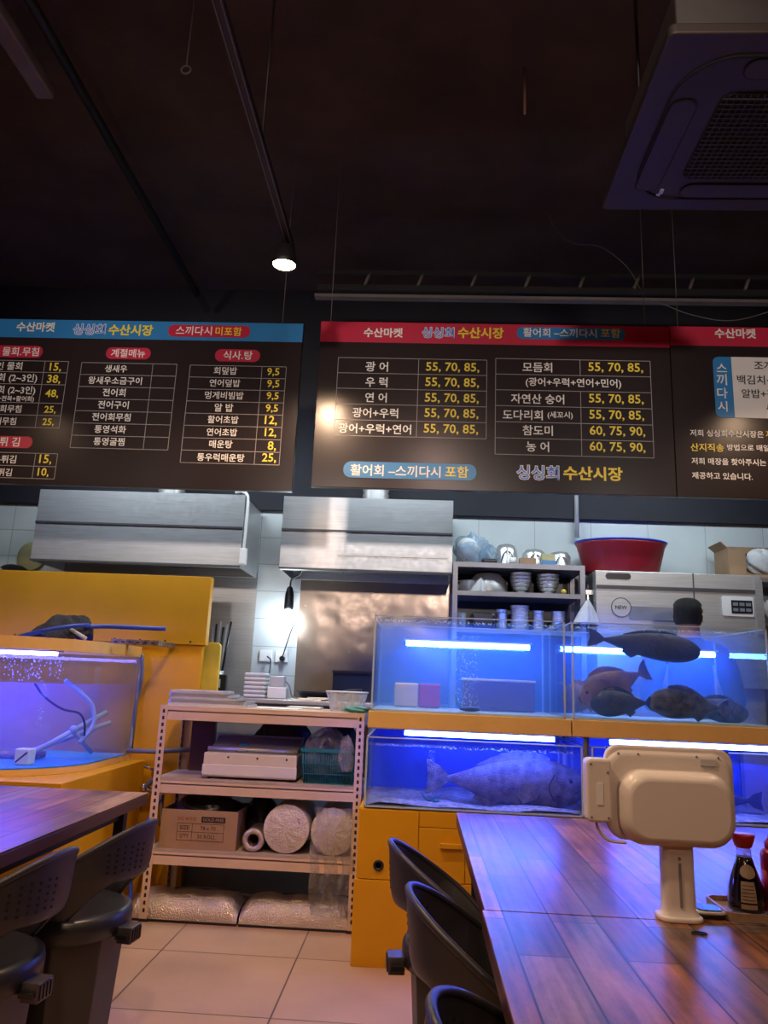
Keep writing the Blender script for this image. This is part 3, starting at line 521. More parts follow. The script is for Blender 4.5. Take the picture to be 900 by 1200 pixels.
# things on the counter
for k in range(6):
    o = MB().box(-1.105, -0.965, 4.80, 4.93, 1.119+0.026*k, 1.1435+0.026*k).build('folded_towel', M['cloth'], bevel=0.010)
    tag(o, 'white folded towel, ' + ('lowest', 'second from bottom', 'third from bottom', 'fourth from bottom', 'fifth from bottom', 'topmost')[k] + ' of the towel pile on the counter', 'towel', 'pile of white towels')
t = thing('power_adapter', 'white box with grey adapter on top, beside the towel pile', 'adapter', (-0.90, 4.85, 1.119))
MB().box(-0.955, -0.835, 4.82, 4.90, 1.119, 1.19).build('lower_box', M['white_clean'], t, bevel=0.006)
MB().box(-0.945, -0.85, 4.83, 4.89, 1.191, 1.26).build('upper_box', M['pale_grey'], t, bevel=0.008)
MB().tube(curve([(-0.85, 4.86, 1.23), (-0.82, 4.85, 1.2), (-0.80, 4.85, 1.14), (-0.76, 4.85, 1.125)]), 0.005, 6).build('cord', M['grey_plastic'], t)
t = thing('digital_timer', 'small black digital clock on the counter beside the pale yellow board', 'clock', (-1.30, 5.0, 1.119))
MB().box(-1.40, -1.265, 4.98, 5.03, 1.119, 1.255).build('case', M['black'], t, bevel=0.006)
MB().box(-1.375, -1.30, 4.976, 4.98, 1.17, 1.225).build('screen', M['pale_grey'], t)
t = thing('chopping_board', 'pale yellow plastic chopping board standing beside the yellow partition', 'chopping board', (-1.33, 4.78, 1.119))
MB().prism(rrect(-1.43, -1.262, 1.119, 1.452, 0.03), 4.765, 4.80, 'y').build('board', M['lemon'], t, bevel=0.006)
t = thing('utensil_pot', 'steel pot of dark handled utensils behind the yellow partition', 'utensil pot', (-1.37, 5.1, 1.119))
MB().lathe([(0.05, 0), (0.055, 0.16), (0.052, 0.16), (0.047, 0.01)], (-1.37, 5.1, 1.119), 18).build('pot', M['steel_dull'], t)
for k in range(6): MB().tube([(-1.40+0.012*k, 5.1, 1.13), (-1.415+0.025*k, 5.09, 1.57+0.02*(k % 3))], 0.008, 6).build('utensil', M['black'] if k % 2 else M['pale_grey'], t)
t = thing('frying_pan', 'black frying pan standing on the counter', 'frying pan', (-0.62, 4.92, 1.119))
MB().lathe([(0.001, 0), (0.10, 0), (0.15, 0.05), (0.157, 0.055), (0.150, 0.052), (0.098, 0.006), (0.001, 0.006)], (-0.64, 4.92, 1.119), 28).build('pan', M['black'], t)
MB().tube([(-0.51, 4.9, 1.165), (-0.44, 4.885, 1.185), (-0.36, 4.87, 1.19)], 0.012, 8).build('handle', M['black'], t)
t = thing('black_crate', 'black plastic crate behind the frying pan and wire basket', 'crate', (-0.43, 5.1, 1.119))
c = MB(); c.box(-0.56, -0.31, 4.98, 4.99, 1.119, 1.31).box(-0.56, -0.31, 5.2, 5.21, 1.119, 1.31).box(-0.56, -0.55, 4.99, 5.2, 1.119, 1.31).box(-0.32, -0.31, 4.99, 5.2, 1.119, 1.31).box(-0.55, -0.32, 4.99, 5.2, 1.119, 1.13)
c.build('crate_body', M['dark_screen'], t); MB().box(-0.565, -0.305, 4.972, 4.98, 1.295, 1.312).build('rim', M['black'], t)
for k in range(3): tag(MB().box(-0.79+0.05*k, -0.60+0.04*k, 4.74+0.01*k, 4.80, 1.1185+0.007*k, 1.125+0.007*k).build('steel_tray', M['steel_bright'], bevel=0.002), 'thin shiny steel tray on the counter edge, ' + ('lowest', 'middle', 'topmost')[k] + ' of three', 'tray', 'steel trays on the counter edge')

# open shelf of pots
t = thing('pot_shelf', 'grey metal open shelf of bowls on the back wall', 'shelf', (0.64, 5.1, 0))
MB().box(0.205, 1.065, 4.9, 5.27, 2.012, 2.045).build('shelf_top', M['shelf_metal'], t)
MB().box(0.237, 1.033, 4.9, 5.27, 1.825, 1.855).build('shelf_board', M['shelf_metal'], t)
MB().box(0.237, 1.033, 4.9, 5.27, 1.585, 1.615).build('shelf_board', M['shelf_metal'], t)
for x0 in (0.205, 1.033):
    for y0 in (4.9, 5.238): MB().box(x0, x0+0.032, y0, y0+0.032, 0, 2.012).build('post', M['shelf_metal'], t)
MB().box(0.237, 1.033, 5.255, 5.27, 0.9, 2.012).build('back_panel', M['black'], t)
def bowl_stack(x, y, z, r, n, step, label, mm, grp, rr=0.55):
    t = thing('bowl_stack', label, 'bowls', (x, y, z), grp)
    for k in range(n):
        zb = z+step*k
        tag_ = MB().lathe([(r*rr, 0), (r*0.86, step*0.95), (r, step*1.0), (r*1.02, step*1.06), (r*0.97, step*1.0)], (x, y, zb), 22).build('bowl', M[mm], t)
    return t
# stacked bowls are single bowls: each one is its own thing
def bowls(x, y, z, r, n, step, where, mm, grp, shape=0):
    for k in range(n):
        zb = z+step*k
        q = (0.55, 0.80, 0.93, 1.0, 1.0, 0.99)[k] if shape else 1.0
        R0 = r*q
        o = MB().lathe([(R0*0.93, 0.0005), (R0*0.97, step*0.35), (R0*0.985, step*0.72), (R0*1.03, step*0.8), (R0*1.03, step*0.985), (R0*0.95, step*0.99), (R0*0.9, step*0.4), (0.001, step*0.3)], (x, y, zb), 22).build('steel_bowl', M[mm])
        nm = ('lowest', 'second from bottom', 'third from bottom', 'fourth from bottom', 'fifth from bottom', 'sixth from bottom', 'seventh from bottom')[k] if k < n-1 else 'topmost'
        tag(o, 'steel bowl, %s of the stack %s' % (nm, where), 'bowl', grp)
bowls(0.665, 5.03, 1.856, 0.071, 6, 0.024, 'nearest the mixing bowl', 'steel_bright', 'stacked bowls on the middle shelf', 1)
bowls(0.845, 5.03, 1.856, 0.074, 6, 0.023, 'beside the yellow ball', 'steel_bright', 'stacked bowls on the middle shelf', 1)
bowls(0.655, 5.0, 1.616, 0.060, 7, 0.023, 'of wide cups, lower shelf', 'steel_bright', 'stacked cups on the lower shelf')
bowls(0.535, 5.0, 1.616, 0.036, 6, 0.022, 'of narrow cups beside the black tub', 'steel_bright', 'stacked cups on the lower shelf')
bowls(0.775, 5.0, 1.616, 0.038, 6, 0.022, 'of narrow cups right of the wide ones', 'steel_bright', 'stacked cups on the lower shelf')
bowls(0.905, 5.0, 1.616, 0.045, 6, 0.022, 'of cups at the lower right', 'steel_bright', 'stacked cups on the lower shelf')
tag(MB().lathe([(0.135, 0), (0.138, 0.01), (0.12, 0.09), (0.08, 0.135), (0.001, 0.145)], (0.45, 5.08, 1.856), 28).build('mixing_bowl', M['steel_dull']), 'large steel mixing bowl turned upside down on the middle shelf', 'bowl')
t = thing('saucepan', 'small low steel saucepan at the left of the middle shelf', 'saucepan', (0.32, 5.0, 1.856))
MB().lathe([(0.068, 0), (0.072, 0.075), (0.076, 0.078), (0.066, 0.07), (0.06, 0.01)], (0.325, 5.03, 1.856), 22).build('pan', M['steel_bright'], t)
MB().tube([(0.25, 5.02, 1.915), (0.243, 4.99, 1.92), (0.25, 4.965, 1.915)], 0.006, 6).build('handle', M['black'], t)
def cone_cloth(name, label, x, y, z, r, h, mm, cat):
    def fn(u, v):
        a = 2*PI*u; R = r*(1-v)**0.8*(1+0.25*math.sin(3*a+1)+0.12*math.sin(7*a)); return (x+R*math.cos(a)+0.02*v, y+R*math.sin(a)*0.6, z+h*v)
    return tag(MB().grid(fn, 40, 9, 0, True, True).build(name, M[mm]), label, cat)
cone_cloth('napkin', 'crumpled white napkin beside the saucepan on the middle shelf', 0.375, 4.955, 1.857, 0.058, 0.10, 'cloth', 'napkin')
tag(MB().ell((0.935, 4.95, 1.875), (0.018, 0.018, 0.018), 12).build('lemon', M['lemon']), 'small yellow ball at the right end of the middle shelf', 'ball')
t = thing('drinking_glass', 'clear glass at the left end of the lower shelf', 'glass', (0.272, 4.98, 1.616))
MB().lathe([(0.026, 0), (0.03, 0.10), (0.028, 0.10), (0.024, 0.006)], (0.272, 4.98, 1.616), 16).build('glass', M['clear_glass'], t)
MB().box(0.33, 0.49, 4.93, 5.15, 1.616, 1.72).build('black_tub', M['black'], None, bevel=0.02); tag(bpy.data.objects['black_tub'], 'black plastic tub on the lower shelf beside the narrow cups', 'tub')
# top of the shelf
def pot(x, y, z, r, h, label):
    t = thing('steel_pot', label, 'pot', (x, y, z), 'steel pots on top of the shelf')
    MB().lathe([(r*1.04, 0), (r*1.05, 0.008), (r*0.99, 0.012), (r*0.97, h*0.72), (r*0.80, h*0.93), (r*0.6, h), (0.001, h)], (x, y, z), 28).build('pot_body', M['steel_bright'], t)
    for s in (-1, 1): MB().tube(curve([(x+s*r*0.5, y-r*0.88, z+0.02), (x+s*r*0.35, y-r*1.03, z+h*0.5), (x+s*r*0.1, y-r*1.0, z+h*0.66)]), 0.004, 6).build('bail_handle', M['chrome'], t)
pot(0.575, 5.1, 2.046, 0.082, 0.155, 'tallest shiny steel pot on top of the shelf, nearest the plastic roll')
pot(0.762, 5.1, 2.046, 0.085, 0.128, 'middle shiny steel pot on top of the shelf')
pot(0.938, 5.1, 2.046, 0.075, 0.118, 'low shiny steel pot on top of the shelf, nearest the red basin')
tag(MB().lathe([(0.024, 0), (0.024, 0.045)], (0.602, 4.95, 2.046), 16).build('tape_roll', M['white_clean']), 'small white roll in front of the tallest steel pot', 'roll')
tag(MB().box(0.645, 0.755, 4.93, 4.99, 2.046, 2.09).build('small_carton', M['card'], bevel=0.003), 'small brown carton in front of the steel pots', 'carton')
t = thing('soap_packet', 'blue and pale yellow packet beside the small brown carton', 'packet', (0.84, 4.95, 2.046))
MB().box(0.79, 0.885, 4.93, 4.98, 2.046, 2.075).build('lower_half', M['blue_print'], t, bevel=0.003); MB().box(0.79, 0.88, 4.93, 4.98, 2.0755, 2.12).build('upper_half', M['pale_yellow'], t, bevel=0.003)
t = thing('plastic_wrap_bundle', 'roll of bags in blue tinted clear plastic on the shelf corner', 'bag roll', (0.31, 5.0, 2.046))
MB().lathe([(0.02, 0), (0.075, 0), (0.078, 0.14), (0.02, 0.14)], (0, 0, 0), 22).xf(Matrix.Translation((0.30, 4.93, 2.135)) @ Matrix.Rotation(-PI/2+0.25, 4, 'X') @ Matrix.Translation((0, 0, -0.02))).build('roll', M['white_clean'], t)
random.seed(3)
def crumple(c, r, amp, seed):
    rs = random.Random(seed); ph = [(rs.uniform(2, 7), rs.uniform(2, 7), rs.uniform(0, 6)) for _ in range(7)]
    def fn(u, v):
        a = 2*PI*u; b = PI*(v-0.5); k = 1+amp*sum(math.sin(round(p)*a+q*b+s) for p, q, s in ph)/4
        return (c[0]+r[0]*k*math.cos(a)*math.cos(b), c[1]+r[1]*k*math.sin(a)*math.cos(b), c[2]+max(-r[2], r[2]*k*math.sin(b)))
    return MB().grid(fn, 36, 20, 0, True, True)
M['bag_blue'] = glassy('blue_tinted_bag', haze=0.45, hazecol=(0.55, 0.72, 0.9), rough=0.1)
crumple((0.325, 4.98, 2.135), (0.115, 0.10, 0.105), 0.22, 5).build('bag', M['bag_blue'], t)
crumple((0.44, 5.02, 2.105), (0.06, 0.06, 0.07), 0.25, 9).build('bag_end', M['bag_blue'], t)
tag(MB().box(0.40, 0.50, 4.93, 5.0, 2.046, 2.078).build('black_packet', M['black'], bevel=0.012), 'flat dark packet between the plastic roll and the tallest pot', 'packet')
cone_cloth('plastic_bag', 'white plastic bag hanging limp beside the steel machine', 1.045, 4.83, 1.66, 0.075, 0.16, 'cloth', 'bag')

# steel machine with control panel
t = thing('steel_oven', 'wide stainless kitchen machine with a round badge and control panel', 'kitchen machine', (1.62, 5.05, 0))
MB().box(1.12, 2.165, 4.85, 5.27, 1.30, 2.01).build('housing', M['steel_dull'], t, bevel=0.004)
MB().box(1.14, 2.15, 4.88, 5.25, 0, 1.30).build('base_cabinet', M['steel_dull'], t)
MB().box(1.735, 1.742, 4.846, 4.85, 1.30, 2.01).build('panel_joint', M['seam'], t)
MB().box(1.125, 2.12, 4.842, 4.85, 1.893, 1.915).build('shadow_groove', M['seam'], t)
MB().prism(rrect(1.185, 1.345, 1.955, 1.995, 0.019), 4.846, 4.85, 'y').build('nameplate', M['black'], t)
bd = MB().lathe([(0.062, 0), (0.062, 0.004)], (0, 0, 0), 28).xf(Matrix.Translation((1.277, 4.85, 1.775)) @ Matrix.Rotation(PI/2, 4, 'X')).build('badge', M['steel'], t)
MB().tube([(1.277+0.061*math.cos(k*PI/14), 4.845, 1.775+0.061*math.sin(k*PI/14)) for k in range(28)], 0.0025, 5, closed=True).build('badge_ring', M['seam'], bd)
b = MB(); text_mb(b, 'NEW', 1.277, 1.775, 0.075, 4.8445, bold=0.02); b.build('badge_lettering', M['dark_print'], bd, merge=False)
MB().prism(rrect(1.325, 1.655, 1.70, 1.785, 0.015), 4.847, 4.85, 'y').build('dark_strip', M['grey_plastic'], t)
cp = MB().prism(rrect(1.91, 2.105, 1.745, 1.87, 0.01), 4.842, 4.85, 'y').build('control_panel', M['white_clean'], t)
MB().box(1.965, 2.095, 4.839, 4.842, 1.762, 1.845).build('display', M['dark_screen'], cp)
kb = MB()
for i in range(3):
    for j in range(2): kb.box(1.975+0.04*i, 2.005+0.04*i, 4.836, 4.839, 1.775+0.035*j, 1.795+0.035*j)
kb.build('touch_keys', M['grey_plastic'], cp)
MB().tube([(1.09, 4.95, 1.55), (1.09, 4.95, 1.93)], 0.018, 10).box(1.075, 1.12, 4.93, 4.97, 1.86, 1.89).build('water_pipe', M['chrome'], t)
MB().box(2.12, 2.165, 4.838, 4.849, 1.63, 1.98).build('door_edge', M['steel'], t)
# red basin with blue rim
t = thing('plastic_basin', 'large red plastic basin with a blue rimmed one nested inside, on the steel machine', 'basin', (1.33, 5.04, 2.012))
MB().lathe([(0.235, 0), (0.245, 0.01), (0.29, 0.185), (0.298, 0.195), (0.298, 0.205), (0.280, 0.195), (0.235, 0.02), (0.001, 0.02)], (1.335, 5.04, 2.012), 44, sy=0.72).build('basin_wall', M['red_tub'], t)
t = tag(MB().lathe([(0.282, 0.19), (0.305, 0.208), (0.308, 0.216), (0.300, 0.218), (0.272, 0.2), (0.23, 0.05), (0.001, 0.05), (0.001, 0.045), (0.228, 0.045)], (1.335, 5.04, 2.012), 44, sy=0.72).build('plastic_basin', M['blue_rim']), 'blue plastic basin nested in the large red basin, only its rim showing', 'basin')
# carton
t = thing('carton', 'open cardboard carton with a clear bag, on the right end of the steel machine', 'carton', (2.2, 5.08, 2.012))
c = MB(); c.box(2.03, 2.035, 5.0, 5.24, 2.012, 2.215).box(2.47, 2.475, 5.0, 5.24, 2.012, 2.215).box(2.035, 2.47, 5.235, 5.24, 2.012, 2.215).box(2.035, 2.47, 5.0, 5.235, 2.012, 2.017).box(2.035, 2.14, 4.995, 5.0, 2.012, 2.2).box(2.14, 2.47, 4.995, 5.0, 2.012, 2.04)
c.build('carton_wall', M['card'], t); MB().prism([(2.035, 2.215), (2.03, 2.215), (1.985, 2.255), (1.99, 2.258)], 5.01, 5.23, 'y').build('flap', M['card'], t)
MB().box(2.10, 2.47, 5.20, 5.235, 2.215, 2.26).build('flap', M['card'], t)
tag(crumple((2.28, 5.05, 2.125), (0.135, 0.05, 0.085), 0.18, 21).build('plastic_bag', M['cloth']), 'crumpled whitish plastic bag inside the open carton', 'bag')
t = thing('side_shelf', 'grey metal shelf unit right of the steel machine', 'shelf', (2.5, 5.1, 0))
MB().box(2.18, 2.9, 4.95, 5.27, 1.985, 2.011).build('shelf_top', M['shelf_metal'], t)
MB().box(2.18, 2.9, 4.95, 5.27, 1.70, 1.725).build('shelf_board', M['shelf_metal'], t)
for x in (2.18, 2.87):
    for y in (4.95, 5.24): MB().box(x, x+0.03, y, y+0.03, 0, 1.985).build('post', M['shelf_metal'], t)
tag(crumple((2.27, 5.05, 1.80), (0.05, 0.06, 0.075), 0.15, 4).build('cloth_bundle', M['cloth']), 'white cloth bundle on the shelf beside the control panel', 'cloth')
tag(MB().lathe([(0.001, 0), (0.10, 0.0), (0.105, 0.006), (0.10, 0.012), (0.03, 0.02), (0.001, 0.02)], (0, 0, 0), 28).xf(Matrix.Translation((-2.85, 5.27, 2.04)) @ Matrix.Rotation(PI/2, 4, 'X')).build('round_tray', M['pale_yellow']), 'pale yellow round tray hanging on the white wall beside the hood', 'tray')

# ================================================================ YELLOW PARTITION, LEFT TANK
t = thing('partition', 'tall yellow painted partition behind the curved fish tank', 'partition', (-2.4, 4.66, 0))
MB().box(-3.9, -1.345, 4.65, 4.70, 0, 1.425).build('lower_wall', M['yellow'], t, bevel=0.003)
MB().box(-3.9, -1.325, 4.635, 4.70, 1.426, 1.852).build('upper_board', M['yellow'], t, bevel=0.003)
for k in range(8): MB().ell((-1.42-0.16*k, 4.634, 1.445), (0.006, 0.003, 0.006), 8).build('screw', M['hole'], t)
def side(x0): pass
BZ = 0.735
t = thing('tank_plinth', 'low yellow plinth carrying the curved fish tank', 'plinth', (-2.4, 4.1, 0))
MB().box(-3.6, -1.625, 3.56, 4.63, 0, BZ).build('plinth_body', M['yellow'], t, bevel=0.004)
MB().box(-3.6, -1.62, 3.545, 3.56, BZ-0.035, BZ).build('front_lip', M['yellow'], t, bevel=0.003)
def plan(x0, x1, y0, y1, r, n=14):
    pts = [(x0, y1), (x0, y0)]
    pts += [(x1-r+r*math.sin(math.radians(90*k/n)), y0+r-r*math.cos(math.radians(90*k/n))) for k in range(n+1)]
    return pts+[(x1, y1)]
def shell(outer, inner, z0, z1, mb, m=0):
    n = len(outer)
    vs = [(p[0], p[1], z) for z in (z0, z1) for p in outer]+[(p[0], p[1], z) for z in (z0, z1) for p in inner]
    fs = []
    for i in range(n):
        j = (i+1) % n
        fs += [(i, j, n+j, n+i), (2*n+j, 2*n+i, 3*n+i, 3*n+j), (n+i, n+j, 3*n+j, 3*n+i), (j, i, 2*n+i, 2*n+j)]
    return mb.add(vs, fs, m)
TX0, TX1, TY0, TY1, TR = -3.3, -1.715, 3.60, 4.60, 0.52
t = thing('curved_fish_tank', 'curved front fish tank lit violet blue, on the yellow plinth', 'fish tank', (-2.4, 4.1, BZ))
tz0, tz1 = BZ+0.03, 1.40
shell(plan(TX0, TX1, TY0, TY1, TR), plan(TX0+0.01, TX1-0.01, TY0+0.01, TY1-0.01, TR-0.01), tz0, tz1-0.01, MB()).build('glass_wall', M['glass'], t)
MB().prism(plan(TX0, TX1, TY0, TY1, TR), BZ+0.001, BZ+0.03, 'z').build('base_tray', M['yellow_rim'], t)
MB().prism(plan(TX0+0.012, TX1-0.012, TY0+0.012, TY1-0.012, TR-0.012), BZ+0.031, BZ+0.036, 'z').build('tank_floor', M['blue_floor'], t)
shell(plan(TX0-0.006, TX1+0.006, TY0-0.006, TY1+0.006, TR+0.006), plan(TX0+0.03, TX1-0.03, TY0+0.03, TY1-0.03, TR-0.03), tz1-0.062, tz1, MB()).build('rim', M['yellow_rim'], t)
MB().prism(plan(TX0+0.014, TX1-0.014, TY0+0.014, TY1-0.014, TR-0.014), BZ+0.038, 1.175, 'z').build('water', M['water_left'], t)
led = MB().box(-3.2, -1.86, 3.80, 3.835, 1.312, 1.330).build('led_strip', M['led_left'], t)
MB().box(-3.22, -1.84, 3.775, 3.86, 1.331, 1.345).build('led_spill_block', M['pale_grey'], led)  # opaque sheet added to keep the strip's light off the ceiling
MB().tube([(-1.708, 4.61, 0.80), (-1.71, 4.61, 1.36)], 0.010, 8).build('corner_seal', M['pipe_grey'], t)
# inside the tank
tag(MB().tube(curve([(-2.02, 3.95, 1.17), (-1.98, 4.0, 1.10), (-1.90, 4.05, 1.04), (-1.83, 4.1, 1.02), (-1.80, 4.12, 0.97), (-1.80, 4.14, 0.90)]), 0.006, 6).build('air_hose', M['black']), 'thin black air hose curling down inside the curved tank', 'hose')
tag(MB().tube(curve([(-1.93, 4.1, 1.19), (-1.85, 4.15, 1.12), (-1.80, 4.2, 1.05), (-1.785, 4.2, 0.95), (-1.83, 4.15, 0.86)]), 0.012, 8).build('water_hose', M['hose_blue']), 'thick pale blue hose arching inside the curved tank', 'hose')
t = thing('pipe_frame', 'pale pipe frame lying aslant on the floor of the curved tank', 'pipe frame', (-1.95, 4.0, BZ+0.04))
MB().tube([(-2.0, 3.92, 0.80), (-1.76, 4.3, 1.02)], 0.014, 8).build('pipe', M['hose_blue'], t)
MB().tube([(-2.08, 3.98, 0.795), (-1.75, 4.35, 0.96)], 0.014, 8).build('pipe', M['hose_blue'], t)
MB().tube([(-1.86, 4.12, 0.93), (-1.82, 4.3, 0.80)], 0.012, 8).build('pipe', M['hose_blue'], t)
MB().ell((-1.86, 4.13, 0.93), (0.024, 0.024, 0.024), 10).build('elbow', M['hose_blue'], t)
t = thing('pump_box', 'small white box with a black slash on the tank floor', 'pump', (-1.97, 3.86, BZ+0.037))
MB().box(-2.01, -1.935, 3.83, 3.90, BZ+0.037, BZ+0.115).build('box', M['white_clean'], t, bevel=0.006)
MB().tube([(-2.0, 3.828, BZ+0.05), (-1.945, 3.828, BZ+0.10)], 0.004, 6).build('slash_mark', M['black'], t)
tag(MB().box(-2.3, -2.02, 4.05, 4.2, BZ+0.037, BZ+0.075).build('tank_brick', M['rusty'], bevel=0.015), 'brown flat stone on the floor of the curved tank', 'stone')
def bubbles(name, label, n, bx, rr, seed, mm='bubble'):
    rs = random.Random(seed); mb = MB()
    for _ in range(n):
        c = [rs.uniform(*bx[k]) for k in range(3)]; r = rs.uniform(*rr); mb.ell(c, (r, r, r), 6)
    return tag(mb.build(name, M[mm], merge=False), label, 'bubbles', kind='stuff')
bubbles('air_bubbles', 'droplets standing in for streaks of reflected light under the light of the curved tank', 330, ((-2.7, -1.80), (3.70, 3.90), (1.18, 1.30)), (0.0015, 0.0035), 1)  # droplets modelled in place of reflected light streaks
bubbles('air_bubbles', 'fine column of bubbles rising inside the curved tank', 90, ((-1.96, -1.935), (3.9, 3.93), (0.95, 1.17)), (0.0015, 0.003), 2)
# fishing net on the rim
t = thing('landing_net', 'dark landing net with a long blue handle lying on the curved tank', 'net', (-1.85, 4.0, 1.402))
hoop = [(-1.98+0.20*math.cos(a*PI/14), 3.98+0.14*math.sin(a*PI/14), 1.432+0.05*math.cos(a*PI/14)) for a in range(28)]
MB().tube(hoop, 0.011, 8, closed=True).build('hoop', M['blue_rim'], t)
MB().tube(curve([(-1.80, 3.98, 1.473), (-1.72, 4.02, 1.482), (-1.60, 4.05, 1.484), (-1.40, 4.10, 1.486)]), 0.012, 8).build('handle', M['blue_rim'], t)
def netfn(u, v):
    a = 2*PI*u; k = 1-v; h = math.sin(v*PI/2)
    x = -1.945+(0.17*k+0.10*math.sin(v*PI)*0.3)*math.cos(a)+0.05*h; y = 4.02+0.13*k*math.sin(a)
    return (x, y, 1.415+0.115*h*(1+0.05*math.sin(5*a))+0.022*math.sin(3*a+2)*k+0.016*math.sin(7*a+9*v)*math.sin(v*PI))
MB().grid(netfn, 40, 12, 0, True, True).build('net_bag', M['net'], t)
MB().tube([(-1.855, 3.93, 1.455), (-1.765, 3.93, 1.41)], 0.010, 8).build('hoop_end', M['pale_grey'], t)
t = thing('slotted_angle', 'rust speckled slotted steel bar lying at the end of the tank rim', 'steel bar', (-1.68, 4.35, 1.402))
MB().box(-1.80, -1.515, 4.34, 4.38, 1.402, 1.432).build('bar', M['rusty'], t)
MB().box(-1.53, -1.515, 4.38, 4.635, 1.402, 1.43).build('wall_arm', M['rusty'], t)
for k in range(6): MB().box(-1.78+0.044*k, -1.762+0.044*k, 4.337, 4.34, 1.412, 1.421).build('slot', M['slot'], t)
# pipes behind the tank
t = thing('water_pipework', 'dark grey pipes and chrome valve between the plinth and the rack', 'pipework', (-1.52, 4.5, 0.6))
MB().tube([(-1.70, 4.52, 0.795), (-1.50, 4.52, 0.80), (-1.33, 4.55, 0.815)], 0.014, 10).build('pipe', M['pipe_grey'], t)
MB().tube([(-1.50, 4.52, 0.80), (-1.505, 4.50, 0.66), (-1.56, 4.48, 0.60)], 0.016, 10).build('pipe', M['pipe_grey'], t)
MB().tube([(-1.56, 4.48, 0.60), (-1.45, 4.48, 0.56), (-1.44, 4.48, 0.40)], 0.014, 10).build('pipe', M['chrome'], t)
MB().ell((-1.505, 4.5, 0.68), (0.028, 0.028, 0.034), 12).build('valve', M['chrome'], t)
MB().tube([(-1.505, 4.47, 0.70), (-1.56, 4.45, 0.72)], 0.008, 6).build('valve_lever', M['chrome'], t)
MB().ell((-1.56, 4.48, 0.60), (0.026, 0.026, 0.026), 12).build('elbow', M['chrome'], t)
MB().tube(curve([(-1.70, 4.60, 1.36), (-1.69, 4.61, 1.2), (-1.72, 4.625, 1.0), (-1.70, 4.57, 0.80)]), 0.009, 8).build('hose', M['pipe_grey'], t)
tag(MB().tube(curve([(-1.44, 4.42, 0.55), (-1.47, 4.30, 0.42), (-1.49, 4.22, 0.25), (-1.46, 4.15, 0.06), (-1.50, 4.0, 0.012), (-1.8, 3.9, 0.012)]), 0.010, 8).build('floor_hose', M['blue_rim']), 'dark blue hose hanging down behind the left post of the rack', 'hose')

# ================================================================ CREAM RACK
RX0, RX1, RY0, RY1 = -1.40, -0.285, 4.15, 4.60
t = thing('storage_rack', 'cream slotted steel storage rack with four shelves', 'rack', ((RX0+RX1)/2, 4.37, 0))
def rack_post(x, y, sx, sy):
    mb = MB()
    mb.box(min(x, x+sx*0.04), max(x, x+sx*0.04), y-0.0015, y+0.0015, 0.012, 1.08)
    mb.box(x-0.0015, x+0.0015, min(y, y+sy*0.04), max(y, y+sy*0.04), 0.012, 1.08)
    yf = y-0.0022 if sy > 0 else y+0.0022
    for k in range(29):
        z = 0.055+0.0355*k; cx = x+sx*0.02
        mb.prism([(cx-0.006, z-0.010), (cx+0.006, z-0.010), (cx+0.006, z+0.006), (cx, z+0.011), (cx-0.006, z+0.006)], yf-0.0008, yf+0.0008, 'y', 1)
        mb.box(x-0.0026, x+0.0026, y+sy*0.014, y+sy*0.026, z-0.010, z+0.008, 1)
    o = mb.build('post', [M['rack'], M['slot']], t, merge=False)
    MB().box(min(x-sx*0.003, x+sx*0.045), max(x-sx*0.003, x+sx*0.045), min(y-sy*0.003, y+sy*0.045), max(y-sy*0.003, y+sy*0.045), 0, 0.014).build('foot_cap', M['black'], o)
for x, sx in ((RX0, 1), (RX1, -1)):
    for y, sy in ((RY0, 1), (RY1, -1)): rack_post(x, y, sx, sy)
for zt in (1.078, 0.702, 0.349):
    s = MB()
    hb = 0.062
    s.box(RX0+0.003, RX1-0.003, RY0+0.002, RY0+0.006, zt-hb-0.012, zt-0.012); s.box(RX0+0.003, RX1-0.003, RY0+0.002, RY0+0.022, zt-0.030, zt-0.024)
    s.box(RX0+0.003, RX1-0.003, RY1-0.006, RY1-0.002, zt-hb-0.012, zt-0.012); s.box(RX0+0.003, RX0+0.007, RY0+0.006, RY1-0.006, zt-hb-0.012, zt-0.012); s.box(RX1-0.007, RX1-0.003, RY0+0.006, RY1-0.006, zt-hb-0.012, zt-0.012)
    s.build('shelf_beam', M['rack'], t)
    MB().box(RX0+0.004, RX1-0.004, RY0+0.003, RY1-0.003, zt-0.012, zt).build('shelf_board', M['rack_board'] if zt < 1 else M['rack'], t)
# top shelf
for k in range(5):
    z = 1.0785+0.0165*k; x0 = -1.385+0.004*(k % 3); x1 = -0.935-0.035*k*(1 if k > 1 else 0.3)
    s = MB().prism(rrect(x0, x1, 4.19+0.004*k, 4.47, 0.02), z, z+0.004, 'z')
    shell(rrect(x0, x1, 4.19+0.004*k, 4.47, 0.02), rrect(x0+0.006, x1-0.006, 4.196+0.004*k, 4.464, 0.016), z+0.004, z+0.0155, s)
    tag(s.build('serving_tray', M['steel_bright'] if k % 2 else M['pale_grey']), ('lowest', 'second from bottom', 'middle', 'second from top', 'topmost')[k] + ' flat metal serving tray in the pile on the rack', 'tray', 'serving trays on the rack')
tag(MB().box(-0.90, -0.66, 4.20, 4.42, 1.0785, 1.0835).build('paper_sheets', M['white_clean']), 'thin white paper sheets on the top shelf beside the trays', 'paper')
tag(MB().box(-0.76, -0.56, 4.44, 4.57, 1.0785, 1.09).build('tray_lid', M['steel_bright'], bevel=0.003), 'flat steel lid on the top shelf behind the white paper', 'lid')
t = thing('wire_basket', 'clear plastic basket with a fluted side, at the right end of the top shelf', 'basket', (-0.39, 4.38, 1.079))
